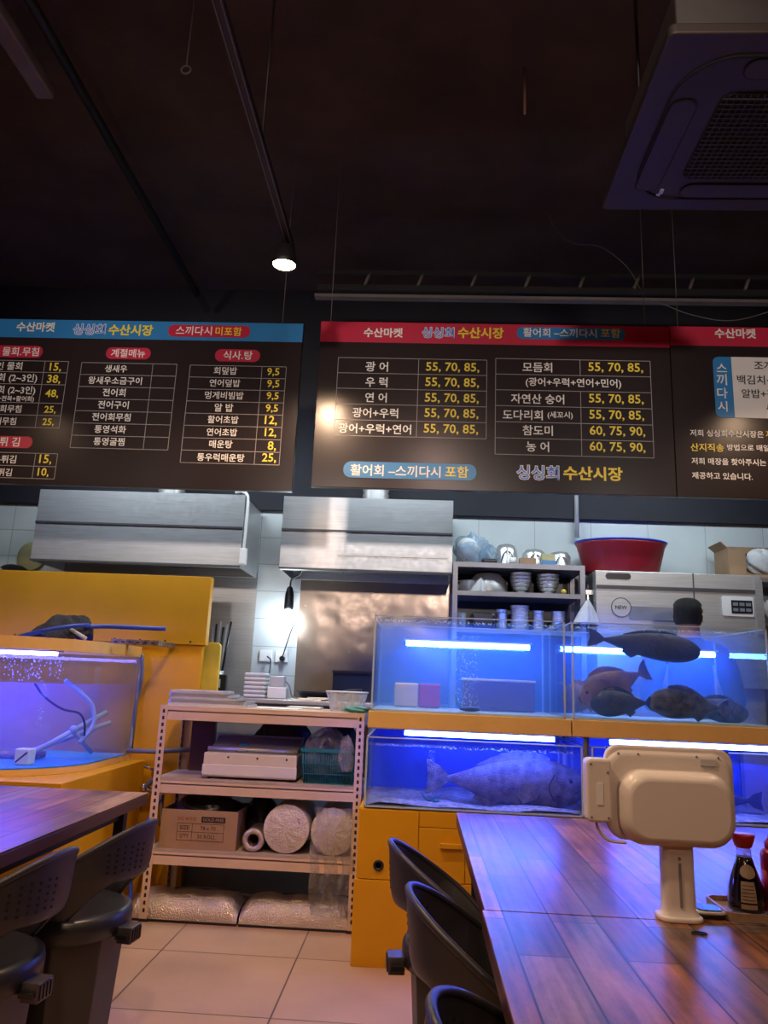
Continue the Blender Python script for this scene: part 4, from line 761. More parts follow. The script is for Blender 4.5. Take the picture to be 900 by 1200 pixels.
def bask(u, v, off=0):
    a = 2*PI*u; c, s_ = math.cos(a), math.sin(a); p = 4
    k = (abs(c)**p+abs(s_)**p)**(-1/p); w = 1+0.02*math.sin(28*a)
    return (-0.405+(0.085+0.03*v)*k*c*w, 4.38+(0.075+0.025*v)*k*s_*w, 1.0795+0.105*v)
MB().grid(lambda u, v: bask(u, v), 112, 6, 0, True, True).build('basket_wall', M['bag_clear'], t, solid=0.002)
MB().tube([bask(k/60, 1) for k in range(60)], 0.005, 6, closed=True).build('rim', M['pale_grey'], t)
tag(crumple((-0.335, 4.24, 1.096), (0.075, 0.04, 0.017), 0.2, 8).build('green_cloth', M['green_cloth']), 'folded green cloth lying in front of the clear basket', 'cloth')
# second shelf
ZS = 0.7025
t = thing('film_wrapping_machine', 'cream metal film wrapping machine on the second shelf', 'wrapping machine', (-0.9, 4.33, ZS))
MB().box(-1.155, -0.645, 4.21, 4.50, ZS+0.012, ZS+0.135).build('case', M['machine_cream'], t, bevel=0.004)
MB().box(-1.158, -0.642, 4.205, 4.21, ZS+0.02, ZS+0.075).build('lower_front', M['white_plastic'], t, bevel=0.002)
MB().prism([(4.25, ZS+0.136), (4.50, ZS+0.136), (4.50, ZS+0.205), (4.44, ZS+0.205)], -1.14, -0.655, 'x').build('roller_hood', M['grey_plastic'], t)
MB().tube([(-1.15, 4.27, ZS+0.152), (-0.65, 4.27, ZS+0.152)], 0.012, 10).build('roller', M['steel_bright'], t)
MB().box(-1.15, -0.65, 4.47, 4.50, ZS+0.206, ZS+0.214).build('sealing_bar', M['steel_dull'], t)
MB().box(-0.99, -0.95, 4.33, 4.37, ZS+0.165, ZS+0.178).build('blue_tape', M['blue_print'], t)
for x in (-1.02, -0.86, -0.70): MB().ell((x, 4.209, ZS+0.115), (0.006, 0.003, 0.006), 8).build('screw', M['black'], t)
for x in (-1.12, -0.68):
    for y in (4.235, 4.47): MB().cyl((x, y, ZS), (x, y, ZS+0.012), 0.014, n=10).build('foot', M['black'], t)
t = thing('plastic_basket', 'teal slatted plastic basket on the second shelf', 'basket', (-0.48, 4.33, ZS))
b = MB(); bx0, bx1, by0, by1, bz1 = -0.62, -0.325, 4.20, 4.44, ZS+0.175
b.box(bx0+0.02, bx1-0.02, by0+0.01, by1-0.01, ZS, ZS+0.006)
for k in range(23):
    x = bx0+0.02+(bx1-bx0-0.04)*k/22; f = (x-(bx0+bx1)/2)*0.10
    for y, d in ((by0, 1), (by1, -1)): b.tube([(x, y+0.012*d, ZS+0.003), (x+f, y, bz1)], 0.0035, 4)
for k in range(17):
    y = by0+0.012+(by1-by0-0.024)*k/16
    for x, d in ((bx0, 1), (bx1, -1)): b.tube([(x+0.02*d, y, ZS+0.003), (x, y, bz1)], 0.0035, 4)
for z, i in ((ZS+0.05, 0.010), (ZS+0.10, 0.006)): b.tube([(bx0+i, by0+i/2, z), (bx1-i, by0+i/2, z), (bx1-i, by1-i/2, z), (bx0+i, by1-i/2, z)], 0.004, 4, closed=True)
b.build('basket_body', M['teal'], t)
shell(rrect(bx0-0.008, bx1+0.008, by0-0.008, by1+0.008, 0.02), rrect(bx0+0.006, bx1-0.006, by0+0.006, by1-0.006, 0.014), bz1-0.012, bz1+0.006, MB()).build('rim', M['teal'], t)
tag(crumple((-0.50, 4.32, ZS+0.16), (0.125, 0.10, 0.12), 0.18, 31).build('plastic_bag', M['bag_clear']), 'clear crumpled plastic bag heaped in the teal basket', 'bag')
tag(crumple((-0.375, 4.185, ZS+0.155), (0.04, 0.02, 0.085), 0.25, 33).build('plastic_bag', M['bag_clear']), 'crumpled clear plastic bag hanging over the front of the teal basket', 'bag')
tag(crumple((-0.79, 4.55, ZS+0.16), (0.16, 0.05, 0.16), 0.2, 35).build('bin_bag', M['bag_black']), 'black bin bag behind the film wrapping machine', 'bag')
tag(crumple((-0.45, 4.53, ZS+0.15), (0.11, 0.055, 0.15), 0.2, 37).build('bin_bag', M['bag_black']), 'black bin bag behind the teal basket', 'bag')
tag(MB().box(-1.33, -1.19, 4.53, 4.57, ZS, ZS+0.31).build('dark_board', M['edge'], bevel=0.003), 'dark brown board leaning at the back left of the second shelf', 'board')
# third shelf
ZT = 0.3495
t = thing('cardboard_box', 'printed cardboard box on the third shelf of the rack', 'box', (-1.14, 4.32, ZT))
cx0, cx1, cy0, cy1, cz1 = -1.345, -0.935, 4.18, 4.50, ZT+0.195
c = MB().box(cx0, cx1, cy0, cy0+0.005, ZT, cz1).box(cx0, cx1, cy1-0.005, cy1, ZT, cz1).box(cx0, cx0+0.005, cy0+0.005, cy1-0.005, ZT, cz1).box(cx1-0.005, cx1, cy0+0.005, cy1-0.005, ZT, cz1).box(cx0+0.005, cx1-0.005, cy0+0.005, cy1-0.005, ZT, ZT+0.005)
c.build('carton_wall', M['card'], t)
yf = cy0-0.0006
g = MB()
lx0, lx1, lxm = -1.255, -1.005, -1.175
for z in (ZT+0.128, ZT+0.086, ZT+0.044): g.box(lx0, lx1, yf-0.0005, yf, z-0.0012, z+0.0012)
for x in (lx0, lx1, lxm): g.box(x-0.0012, x+0.0012, yf-0.0005, yf, ZT+0.044, ZT+0.128)
g.build('printed_table', M['card_ink'], t)
g = MB()
text_mb(g, 'SIZE', -1.216, ZT+0.107, 0.052, yf-0.0003, bold=0.02); text_mb(g, '78 x 70', -1.09, ZT+0.107, 0.082, yf-0.0003, bold=0.01)
text_mb(g, "Q'TY", -1.216, ZT+0.065, 0.052, yf-0.0003, bold=0.02); text_mb(g, '50 ROLL', -1.095, ZT+0.065, 0.098, yf-0.0003, bold=0.01)
g.build('printed_lettering', M['card_ink'], t, merge=False)
lab = MB().box(-1.128, -1.0, yf-0.0006, yf, ZT+0.136, ZT+0.164).build('dark_label', M['dark_print'], t)
g = MB(); text_mb(g, 'GOLD-FREE', -1.064, ZT+0.150, 0.112, yf-0.001, bold=0.01, maxh=0.017); g.build('label_lettering', M['card'], lab, merge=False)
g = MB()
for x, w_ in ((-1.25, 0.012), (-1.23, 0.016), (-1.206, 0.01), (-1.188, 0.014), (-1.166, 0.014)): g.tube([(x+0.5*w_*math.cos(k*PI/4), yf-0.0004, ZT+0.151+0.008*math.sin(k*PI/4)) for k in range(8)], 0.0012, 4, closed=True)
g.build('red_marks', M['card_red'], t)
tag(crumple((-1.13, 4.35, ZT+0.19), (0.17, 0.12, 0.065), 0.2, 41).build('bin_bag', M['bag_black']), 'black bin bag bulging out of the printed cardboard box', 'bag')
tag(crumple((-0.86, 4.45, ZT+0.135), (0.085, 0.11, 0.134), 0.18, 43).build('bin_bag', M['bag_black']), 'black bin bag between the cardboard box and the wrap rolls', 'bag')
t = thing('foil_roll', 'narrow roll with a dark hollow core between the box and the wrap rolls', 'roll', (-0.84, 4.32, ZT))
def yroll(r0, r1, y0, y1, x, z, n=36):
    mb = MB()
    return mb.lathe([(r0, 0), (r1*0.97, 0), (r1, 0.008), (r1, y1-y0-0.008), (r1*0.97, y1-y0), (r0, y1-y0), (r0, 0)], (0, 0, 0), n).xf(Matrix.Translation((x, y1, z)) @ Matrix.Rotation(PI/2, 4, 'X'))
yroll(0.032, 0.058, 4.19, 4.56, -0.848, ZT+0.059).build('wound_film', M['foil'], t)
yroll(0.026, 0.032, 4.20, 4.55, -0.848, ZT+0.059).build('core', M['edge'], t)
t = thing('bubble_wrap_roll', 'fat whitish roll of bubble wrap in the middle of the third shelf', 'roll', (-0.68, 4.35, ZT), 'bubble wrap rolls')
def bag_end(x, z, r, y):
    def fn(u, v):
        a = 2*PI*u; R = r*(1-v); return (x+R*math.cos(a), y-0.022*math.sin(v*PI/2)+0.002*math.sin(9*a+4*v)*v*(1-v)*4, z+R*math.sin(a))
    return MB().grid(fn, 54, 9, 0, True, True)
yroll(0.02, 0.122, 4.19, 4.57, -0.675, ZT+0.1235).build('wound_wrap', M['bubble_wrap'], t)
bag_end(-0.675, ZT+0.1235, 0.121, 4.188).build('gathered_end', M['bubble_wrap'], t)
g = MB(); text_mb(g, 'One', -0.607, ZT+0.165, 0.032, 4.174, bold=0.0); g.xf(Matrix.Translation((-0.607, 4.174, ZT+0.165)) @ Matrix.Rotation(1.2, 4, 'Y') @ Matrix.Translation((0.607, -4.174, -ZT-0.165))).build('printed_mark', M['card_ink'], t, merge=False)
t = thing('bubble_wrap_roll', 'fat bubble wrap roll under loose clear film at the right of the third shelf', 'roll', (-0.43, 4.35, ZT), 'bubble wrap rolls')
yroll(0.02, 0.118, 4.20, 4.57, -0.428, ZT+0.1195).build('wound_wrap', M['bubble_wrap'], t)
bag_end(-0.428, ZT+0.1195, 0.117, 4.198).build('gathered_end', M['bubble_wrap'], t)
def drape(u, v):
    x = -0.53+0.215*u+0.01*math.sin(9*v+3*u); z = ZT+0.245-0.52*v
    r = 0.122; dz = z-(ZT+0.1195)
    return (x+0.008*math.sin(14*v), 4.146-0.030*math.sin(min(1, v*2.2)*PI)*0.6+0.010*math.sin(17*u+6*v)+0.006*math.sin(31*u), z)
MB().grid(drape, 34, 40).build('hanging_film', M['bag_clear'], t)
# foil rolls on the floor
def foil_pad(x0, x1, label):
    def fn(u, v):
        a = PI*(u*1.0); s = min(1, min(v, 1-v)*9+0.25)
        return (x0+(x1-x0)*v, 4.29-0.13*math.cos(a), 0.012+0.118*(math.sin(a)**0.75)*(s**0.5)*(1+0.05*math.sin(23*v+5*u)))
    t = thing('foil_duct_roll', label, 'foil roll', ((x0+x1)/2, 4.29, 0), 'foil wrapped rolls under the rack')
    MB().grid(fn, 22, 40).build('foil_cover', M['foil'], t)
    MB().box(x0, x1, 4.158, 4.42, 0.0, 0.012).build('dark_base', M['black'], t)
    MB().tube([(x0+0.2, 4.29, 0.131), ((x0+x1)/2, 4.29, 0.142), (x1-0.02, 4.29, 0.137)], 0.004, 5).build('strap', M['black'], t)
foil_pad(-1.47, -0.895, 'silver foil covered roll on the floor under the left of the rack')
foil_pad(-0.885, -0.30, 'silver foil covered roll on the floor under the right of the rack')

# ================================================================ TANK STAND AND TANKS
SX0, SX1, SY0, SY1 = -0.262, 1.80, 3.716, 4.40
t = thing('tank_stand', 'yellow cabinet stand carrying the four stacked fish tanks', 'tank stand', (0.7, 4.05, 0))
MB().box(SX0, SX1, SY0+0.012, SY1, 0.0, 0.672).build('cabinet_body', M['yellow'], t, bevel=0.003)
MB().box(SX0+0.01, 0.02, SY0, SY0+0.012, 0.365, 0.668).build('front_panel', M['yellow'], t, bevel=0.002)
MB().box(SX0-0.008, 0.4, SY0-0.004, SY0+0.012, 0.0, 0.362).build('front_panel', M['yellow'], t, bevel=0.002)
MB().box(0.023, 0.40, SY0, SY0+0.012, 0.60, 0.668).build('front_panel', M['yellow'], t, bevel=0.002)
d = MB().box(0.023, 0.235, SY0-0.002, SY0+0.012, 0.366, 0.597).build('cabinet_door', M['yellow'], t, bevel=0.002)
MB().box(0.12, 0.232, SY0-0.022, SY0-0.002, 0.515, 0.535).build('pull_rail', M['yellow'], d, bevel=0.002)
MB().box(0.238, 1.0, SY0, SY0+0.012, 0.366, 0.597).build('front_panel', M['yellow'], t, bevel=0.002)
MB().box(1.003, SX1, SY0, SY0+0.012, 0.0, 0.668).build('front_panel', M['yellow'], t, bevel=0.002)
gr = MB().lathe([(0.013, 0), (0.024, 0), (0.024, 0.006), (0.013, 0.006), (0.013, 0)], (0, 0, 0), 20).xf(Matrix.Translation((-0.16, SY0, 0.425)) @ Matrix.Rotation(PI/2, 4, 'X')).build('grommet', M['black'], t)
for (x0, x1) in ((SX0+0.025, 0.727), (0.733, 1.78)):
    MB().box(x0, x1, SY0-0.012, SY1, 1.034, 1.112).build('upper_shelf', M['yellow_rim'], t, bevel=0.003)
for x in (-0.245, 0.79, 1.77):
    MB().box(x, x+0.018, SY1-0.03, SY1-0.005, 0.672, 1.034).build('post', M['pipe_grey'], t)
MB().box(0.786, 0.800, SY0, SY0+0.02, 0.672, 1.034).box(0.804, 0.816, SY0+0.02, SY0+0.04, 0.672, 1.034).build('post', M['pipe_grey'], t)
for (x0, x1) in ((-0.06, 0.655), (0.92, 1.75)):
    l = MB().box(x0, x1, SY0+0.03, SY0+0.055, 1.004, 1.026).build('led_strip', M['led_low'], t)
    MB().box(x0-0.01, x1+0.01, SY0+0.025, SY0+0.06, 1.027, 1.0335).build('led_channel', M['pipe_grey'], l)

def fish_tank(label, x0, x1, z0, z1, zw, wm, led=None, back=None, floor=None):
    y0, y1, g = SY0, 4.37, 0.008
    t = thing('fish_tank', label, 'fish tank', ((x0+x1)/2, (y0+y1)/2, z0), 'stacked fish tanks on the yellow stand')
    MB().box(x0, x1, y0, y0+g, z0, z1).build('glass_pane', M['glass'], t)
    MB().box(x0, x1, y1-g, y1, z0, z1).build('glass_pane', M['glass'] if not back else M[back], t)
    MB().box(x0, x0+g, y0+g, y1-g, z0, z1).build('glass_pane', M['glass'], t)
    MB().box(x1-g, x1, y0+g, y1-g, z0, z1).build('glass_pane', M['glass'], t)
    MB().box(x0+g, x1-g, y0+g, y1-g, z0, z0+g).build('bottom_pane', M[floor or 'glass_edge'], t)
    for x in (x0, x1-0.007):
        for y in (y0-0.001, y1-0.006): MB().box(x-0.0005, x+0.0075, y, y+0.007, z0, z1).build('edge_seal', M['glass_edge'], t)
    e = 0.006
    MB().box(x0, x1, y0-0.001, y0+e, z0, z0+e).box(x0, x1, y0-0.001, y0+g, z1-0.004, z1+0.001).box(x0, x1, y1-g, y1+0.001, z1-0.004, z1+0.001).box(x0, x0+g, y0, y1, z1-0.004, z1+0.001).box(x1-g, x1, y0, y1, z1-0.004, z1+0.001).build('rim_trim', M['glass_edge'], t)
    i = g+0.002
    MB().box(x0+i, x1-i, y0+i, y1-i, z0+i, zw).build('water', M[wm], t)
    if led:
        (lx0, lx1, ly, lz) = led
        lb = MB().tube([(lx0, ly, lz), (lx1, ly, lz)], 0.014, 10).build('led_tube', M['led'], t)
        MB().box(lx0-0.012, lx1+0.012, ly-0.03, ly+0.05, lz+0.015, lz+0.024).build('led_spill_block', M['pale_grey'], lb)  # added above the tube to block its upward light
        for x in (lx0-0.012, lx1+0.002): MB().cyl((x, ly, lz), (x+0.010, ly, lz), 0.016, n=10).build('end_cap', M['pipe_grey'], lb)
    return t
fish_tank('upper left fish tank, nearly empty, beside the cream rack', -0.226, 0.704, 1.113, 1.573, 1.553, 'water_upper', (-0.075, 0.61, 4.26, 1.468))
fish_tank('upper right fish tank with a shoal of dark fish', 0.738, 1.668, 1.113, 1.573, 1.553, 'water_upper', (0.80, 1.62, 4.26, 1.468))
fish_tank('lower left fish tank with one big mottled fish', -0.240, 0.780, 0.676, 0.992, 0.955, 'water_lower', None, 'blue_back', 'sand')
fish_tank('lower right fish tank behind the white payment terminal', 0.822, 1.76, 0.676, 0.992, 0.945, 'water_lower', None, 'blue_back', 'sand')
# what stands in the upper left tank
t = thing('filter_box', 'dark box standing in the right half of the upper left tank', 'filter box', (0.44, 4.2, 1.124))
MB().box(0.24, 0.62, 4.12, 4.22, 1.124, 1.275).build('box', M['edge'], t, bevel=0.006); MB().box(0.235, 0.625, 4.115, 4.225, 1.276, 1.288).build('lid', M['pale_grey'], t, bevel=0.003)
t = thing('parcel', 'pale yellow and pink packet at the back of the upper left tank', 'packet', (-0.05, 4.2, 1.124))
MB().box(-0.13, 0.0, 4.16, 4.24, 1.124, 1.25).build('yellow_half', M['pale_yellow'], t, bevel=0.01); MB().box(0.001, 0.12, 4.16, 4.24, 1.124, 1.25).build('pink_half', M['red_tub'], t, bevel=0.01)
t = thing('air_stone', 'small dark air stone on the floor of the upper left tank', 'air stone', (0.25, 3.85, 1.124))
MB().ell((0.26, 3.86, 1.136), (0.055, 0.03, 0.013), 14).build('stone', M['black'], t); MB().tube(curve([(0.22, 3.86, 1.136), (0.195, 3.87, 1.16), (0.19, 3.9, 1.2)]), 0.004, 6).build('air_line', M['teal'], t)
bubbles('air_bubbles', 'column of fine bubbles rising in the upper left tank', 330, ((0.19, 0.30), (3.84, 3.95), (1.15, 1.50)), (0.0012, 0.003), 4)
bubbles('air_bubbles', 'two columns of fine bubbles in the lower left tank', 160, ((0.06, 0.09), (3.86, 3.92), (0.72, 0.93)), (0.0012, 0.0028), 5)
bubbles('air_bubbles', 'foam along the water surface of the lower left tank', 260, ((-0.2, 0.75), (3.74, 3.80), (0.949, 0.958)), (0.0015, 0.0035), 6)
bubbles('air_bubbles', 'foam along the water surface of the upper left tank', 200, ((-0.2, 0.68), (3.735, 3.80), (1.546, 1.556)), (0.0015, 0.0035), 7)
bubbles('air_bubbles', 'foam along the water surface of the upper right tank', 240, ((0.76, 1.62), (3.735, 3.80), (1.546, 1.556)), (0.0015, 0.0035), 8)
t = thing('air_stone', 'small teal air stone on the gravel of the lower left tank', 'air stone', (0.09, 3.82, 0.685))
MB().lathe([(0.014, 0), (0.017, 0.012), (0.012, 0.026), (0.001, 0.028)], (0.10, 3.83, 0.686), 14).build('stone', M['teal'], t); MB().tube(curve([(0.10, 3.83, 0.71), (0.06, 3.85, 0.70), (0.03, 3.95, 0.72)]), 0.004, 6).build('air_line', M['teal'], t)
def gravel(x0, x1, name, label, h):
    def fn(u, v):
        x = x0+(x1-x0)*u; y = 3.73+0.62*v
        return (x, y, 0.6865+h*(0.5+0.5*math.sin(5*u+2)*math.cos(3*v)+0.25*math.sin(17*u+7*v)) * min(1, 8*min(u, 1-u, v+0.05, 1-v)))
    return tag(MB().grid(fn, 40, 20).build(name, M['sand']), label, 'gravel', kind='stuff')
gravel(-0.22, 0.76, 'gravel_bed', 'pale gravel bed on the floor of the lower left tank', 0.028)

# fish: each body one continuous mesh
def fish(label, loc, length, hgt, mm, yaw=0, pit=0, rol=0, thick=0.42, belly=1.0, pect=True, spiny=True, grp=None):
    mb = MB(); NB, NR = 36, 20
    def H(t): return (math.sin(PI*min(1, (t*0.965+0.011))**0.64)**0.85)*0.5*hgt*(1 if t < 0.78 else max(0.34, 1-(t-0.78)*1.2))+0.020*hgt
    def body(u, v):
        t = v; a = 2*PI*u
        h = H(t); x = (0.5-0.86*t)*length
        z = h*math.sin(a)*(1.0 if math.sin(a) > 0 else belly); y = h*thick*2*0.5*math.cos(a)*(1.25 if t < 0.35 else 1.0)*(1-0.35*max(0, t-0.5))
        return (x, y, z)
    mb.grid(body, NR, NB, 0, True, True)
    tipn = len(mb.v)
    def fin(pts, th=0.003):
        n = len(pts); mb.prism(pts, -th, th, 'y')
    tx = -0.36*length; th = H(1.0)
    fin([(tx+0.02*length, th*0.9), (tx-0.05*length, hgt*0.25), (tx-0.13*length, hgt*0.36), (tx-0.115*length, 0), (tx-0.13*length, -hgt*0.34), (tx-0.05*length, -hgt*0.24), (tx+0.02*length, -th*0.9)])
    dorsal = []; base = []
    for k in range(15):
        t = 0.24+0.54*k/14; x = (0.5-0.86*t)*length; base.append((x, H(t)*0.86)); dorsal.append((x-0.012*length, H(t)+hgt*(0.17 if spiny else 0.10)*math.sin(PI*(0.12+0.85*k/14))*(1 if k % 2 or not spiny else 0.84)))
    fin(base+dorsal[::-1], 0.002)
    anal = [((0.5-0.86*t)*length, -H(t)*belly*0.85) for t in (0.60, 0.66, 0.72, 0.78)]
    fin(anal+[((0.5-0.86*0.80)*length, -H(0.78)*belly-hgt*0.07), ((0.5-0.86*0.70)*length, -H(0.66)*belly-hgt*0.16)], 0.002)
    if pect:
        for s in (-1, 1):
            t = 0.33; x = (0.5-0.86*t)*length; y0 = s*H(t)*thick*1.22
            n0 = len(mb.v); pts = [(0, 0.02), (-0.06, 0.07), (-0.13, 0.05), (-0.15, -0.03), (-0.11, -0.09), (-0.03, -0.05)]
            P3 = [(x+a*length, y0+s*(0.006+0.10*abs(a)*length), -hgt*0.10+b*length*0.8) for a, b in pts]
            P4 = [(p[0], p[1]+s*0.004, p[2]) for p in P3]; n = len(pts)
            mb.add(P3+P4, [tuple(range(n)), tuple(range(2*n-1, n-1, -1))]+[(i, (i+1) % n, n+(i+1) % n, n+i) for i in range(n)])
    te = 0.115; xe = (0.5-0.86*te)*length
    for s in (-1, 1):
        mb.ell((xe, s*H(te)*thick*1.10, H(te)*0.35), (hgt*0.055, hgt*0.03, hgt*0.055), 12, 1)
        mb.ell((xe+0.001, s*(H(te)*thick*1.10+hgt*0.022), H(te)*0.35), (hgt*0.03, hgt*0.015, hgt*0.03), 10, 2)
    # mouth line
    mb.tube(curve([(0.485*length, 0, -0.02*hgt), (0.455*length, -H(0.055)*thick*1.1, -0.05*hgt), (0.425*length, -H(0.09)*thick*1.17, -0.10*hgt)]), 0.003, 5, 2)
    mb.tube(curve([(0.30*length, -H(0.235)*thick*1.19, 0.25*hgt), (0.265*length, -H(0.27)*thick*1.27, 0.0), (0.30*length, -H(0.235)*thick*1.19, -0.26*hgt)]), 0.003, 5, 2)
    R = Matrix.Translation(loc) @ Matrix.Rotation(yaw, 4, 'Z') @ Matrix.Rotation(pit, 4, 'Y') @ Matrix.Rotation(rol, 4, 'X')
    o = mb.build('fish', [M[mm], M['fish_eye'], M['gill']], merge=False); o.matrix_world = R
    tag(o, label, 'fish', grp)
    return o
G = 'live fish in the tanks'
fish('big mottled grey brown fish resting along the bottom of the lower left tank', (0.43, 3.87, 0.795), 0.78, 0.235, 'fish_grey', 0.04, 0.03, 0, 0.42, 0.95, True, True, G)
fish('dark fish swimming rightwards just under the surface of the upper right tank', (1.12, 3.86, 1.485), 0.56, 0.135, 'fish_dark', 0.0, 0.10, 0, 0.40, 1.0, True, False, G)
fish('pinkish bream facing left in the middle of the upper right tank', (0.99, 3.92, 1.285), 0.40, 0.165, 'fish_red', PI+0.15, 0.42, 0, 0.36, 1.0, True, True, G)
fish('pinkish fish low in the left corner of the upper right tank', (0.86, 4.02, 1.215), 0.26, 0.14, 'fish_red', PI/2+0.9, 0.1, 0, 0.4, 1.0, True, True, G)
fish('plump dark fish under the bream in the upper right tank', (1.01, 3.86, 1.195), 0.31, 0.125, 'fish_dark', PI-0.15, 0.05, 0, 0.46, 1.0, True, True, G)
fish('speckled dark fish facing left with a pale spread fin in the upper right tank', (1.33, 3.84, 1.20), 0.40, 0.14, 'fish_mottle', PI+0.1, -0.06, 0, 0.48, 1.0, True, True, G)
fish('speckled fish with a pale snout facing right at the tank bottom', (1.47, 3.96, 1.185), 0.36, 0.115, 'fish_mottle', -0.1, 0.12, 0, 0.46, 1.0, True, True, G)
fish('dark fish lying in the gloom of the lower right tank', (1.45, 3.95, 0.755), 0.5, 0.13, 'fish_dark', PI, 0, 0, 0.45, 1.0, True, True, G)
gravel(0.85, 1.72, 'gravel_bed', 'dark lit gravel bed on the floor of the lower right tank', 0.02)

# ================================================================ PEOPLE
def person(label, root, face_yaw, height, hairfn, pose='work', shirt='shirt'):
    s = height/1.75
    # joints in a frame facing +y, feet at z = 0
    J = {'pelvis': (0, 0, 0.93, .125, .10), 'belly': (0, 0.005, 1.06, .125, .095), 'chest': (0, 0.0, 1.27, .145, .105), 'collar': (0, -0.005, 1.42, .085, .07), 'neck': (0, 0.0, 1.50, .052, .052), 'skull0': (0, 0.015, 1.575, .066, .078), 'skull1': (0, 0.012, 1.645, .078, .096), 'skull2': (0, 0.008, 1.70, .056, .068)}
    E = [('pelvis', 'belly'), ('belly', 'chest'), ('chest', 'collar'), ('collar', 'neck'), ('neck', 'skull0'), ('skull0', 'skull1'), ('skull1', 'skull2')]
    for n, q in (('L', -1), ('R', 1)):
        J['sh'+n] = (q*0.165, -0.005, 1.40, .062, .06); J['el'+n] = (q*0.225, 0.0, 1.13, .044, .044); J['wr'+n] = (q*0.15, 0.17, 1.10, .029, .026); J['palm'+n] = (q*0.135, 0.245, 1.10, .036, .017)
        E += [('collar', 'sh'+n), ('sh'+n, 'el'+n), ('el'+n, 'wr'+n), ('wr'+n, 'palm'+n)]
        for k in range(4):
            fx = q*0.135+(k-1.5)*0.019; l = (0.07, 0.08, 0.076, 0.058)[k]
            J['f%d%sa' % (k, n)] = (fx, 0.275, 1.098, .0085, .0085); J['f%d%sb' % (k, n)] = (fx, 0.275+l*0.55, 1.09, .008, .008); J['f%d%sc' % (k, n)] = (fx, 0.275+l*0.85, 1.066, .007, .007)
            E += [('palm'+n, 'f%d%sa' % (k, n)), ('f%d%sa' % (k, n), 'f%d%sb' % (k, n)), ('f%d%sb' % (k, n), 'f%d%sc' % (k, n))]
        J['t'+n+'a'] = (q*0.135-q*0.045, 0.23, 1.09, .011, .011); J['t'+n+'b'] = (q*0.135-q*0.058, 0.275, 1.08, .009, .009)
        E += [('wr'+n, 't'+n+'a'), ('t'+n+'a', 't'+n+'b')]
        J['hip'+n] = (q*0.09, 0, 0.87, .092, .092); J['kn'+n] = (q*0.10, 0.015, 0.49, .058, .06); J['an'+n] = (q*0.10, -0.01, 0.09, .04, .042); J['to'+n] = (q*0.115, 0.15, 0.035, .038, .028)
        E += [('pelvis', 'hip'+n), ('hip'+n, 'kn'+n), ('kn'+n, 'an'+n), ('an'+n, 'to'+n)]
    names = list(J); me = bpy.data.meshes.new('body_frame')
    me.from_pydata([tuple(J[n][:3]) for n in names], [(names.index(a), names.index(b)) for a, b in E], [])
    o = bpy.data.objects.new('body_frame', me); C.objects.link(o)
    sk = o.modifiers.new('skin', 'SKIN'); sk.use_smooth_shade = True; sk.branch_smoothing = 0.6
    for i, n in enumerate(names):
        d = me.skin_vertices[0].data[i]; d.radius = J[n][3:5]; d.use_root = (n == 'pelvis')
    sb = o.modifiers.new('sub', 'SUBSURF'); sb.levels = 2
    bpy.context.view_layer.update()
    bm = bmesh.new(); bm.from_mesh(bpy.data.meshes.new_from_object(o.evaluated_get(bpy.context.evaluated_depsgraph_get())))
    bpy.data.objects.remove(o)
    # face and ears drawn out of the head
    for v in bm.verts:
        x, y, z = v.co
        if z > 1.53 and y > 0.06 and abs(x) < 0.016 and 1.575 < z < 1.625: v.co.y += 0.022
        if z > 1.53 and abs(abs(x)-0.032) < 0.014 and y > 0.06 and 1.625 < z < 1.65: v.co.y -= 0.008
        if 1.58 < z < 1.65 and abs(x) > 0.066 and -0.03 < y < 0.035: v.co.x += math.copysign(0.014, x); v.co.y -= 0.006
    T = Matrix.Translation(root) @ Matrix.Rotation(face_yaw, 4, 'Z') @ Matrix.Scale(s, 4)
    t = thing('person', label, 'person', tuple(root))
    def cover(sel, off, name, mm):
        b2 = bm.copy(); b2.normal_update()
        bmesh.ops.delete(b2, geom=[f for f in b2.faces if not sel(f.calc_center_median())], context='FACES')
        for v in b2.verts: v.co += v.normal*off
        if name == 'hair':      # keep the one connected cap of hair
            left = set(b2.faces); best = set()
            while left:
                q = [left.pop()]; comp = set(q)
                while q:
                    f = q.pop()
                    for e in f.edges:
                        for g in e.link_faces:
                            if g in left: left.discard(g); comp.add(g); q.append(g)
                if len(comp) > len(best): best = comp
            bmesh.ops.delete(b2, geom=[f for f in b2.faces if f not in best], context='FACES')
        bmesh.ops.delete(b2, geom=[v for v in b2.verts if not v.link_faces], context='VERTS')
        m = bpy.data.meshes.new(name); b2.transform(T); b2.to_mesh(m); b2.free(); m.materials.append(M[mm]); m.polygons.foreach_set('use_smooth', [True]*len(m.polygons))
        k = bpy.data.objects.new(name, m); C.objects.link(k); k.parent = t; k.matrix_parent_inverse = Matrix.Translation(root).inverted(); return k
    cover(lambda c: True, 0, 'body', 'skin')
    cover(lambda c: 0.90 < c.z < 1.475 and not (c.y > 0.09 and c.z < 1.2 and abs(c.x) > 0.1), 0.010, 'shirt', shirt)
    cover(lambda c: 0.10 < c.z < 0.95 and not (c.y > 0.12), 0.014, 'trousers', 'trousers')
    cover(lambda c: c.z <= 0.105, 0.010, 'shoes', 'black')
    cover(hairfn, 0.013, 'hair', 'hair')
    return t
def crop_hair(c): return (c.y < 0.03 or c.z > 1.685) and not (c.z < 1.66 and abs(c.x) > 0.064 and c.y > -0.03) and c.z > 1.552+3.5*c.x*c.x+0.3*max(0, c.y)
person('person seen from behind with short black hair, standing at the steel machine', Vector((1.575, 4.51, 0.0)), -0.35, 1.855, crop_hair)
def full_hair(c): return c.z > 1.56 and (c.y < 0.05 or c.z > 1.67)
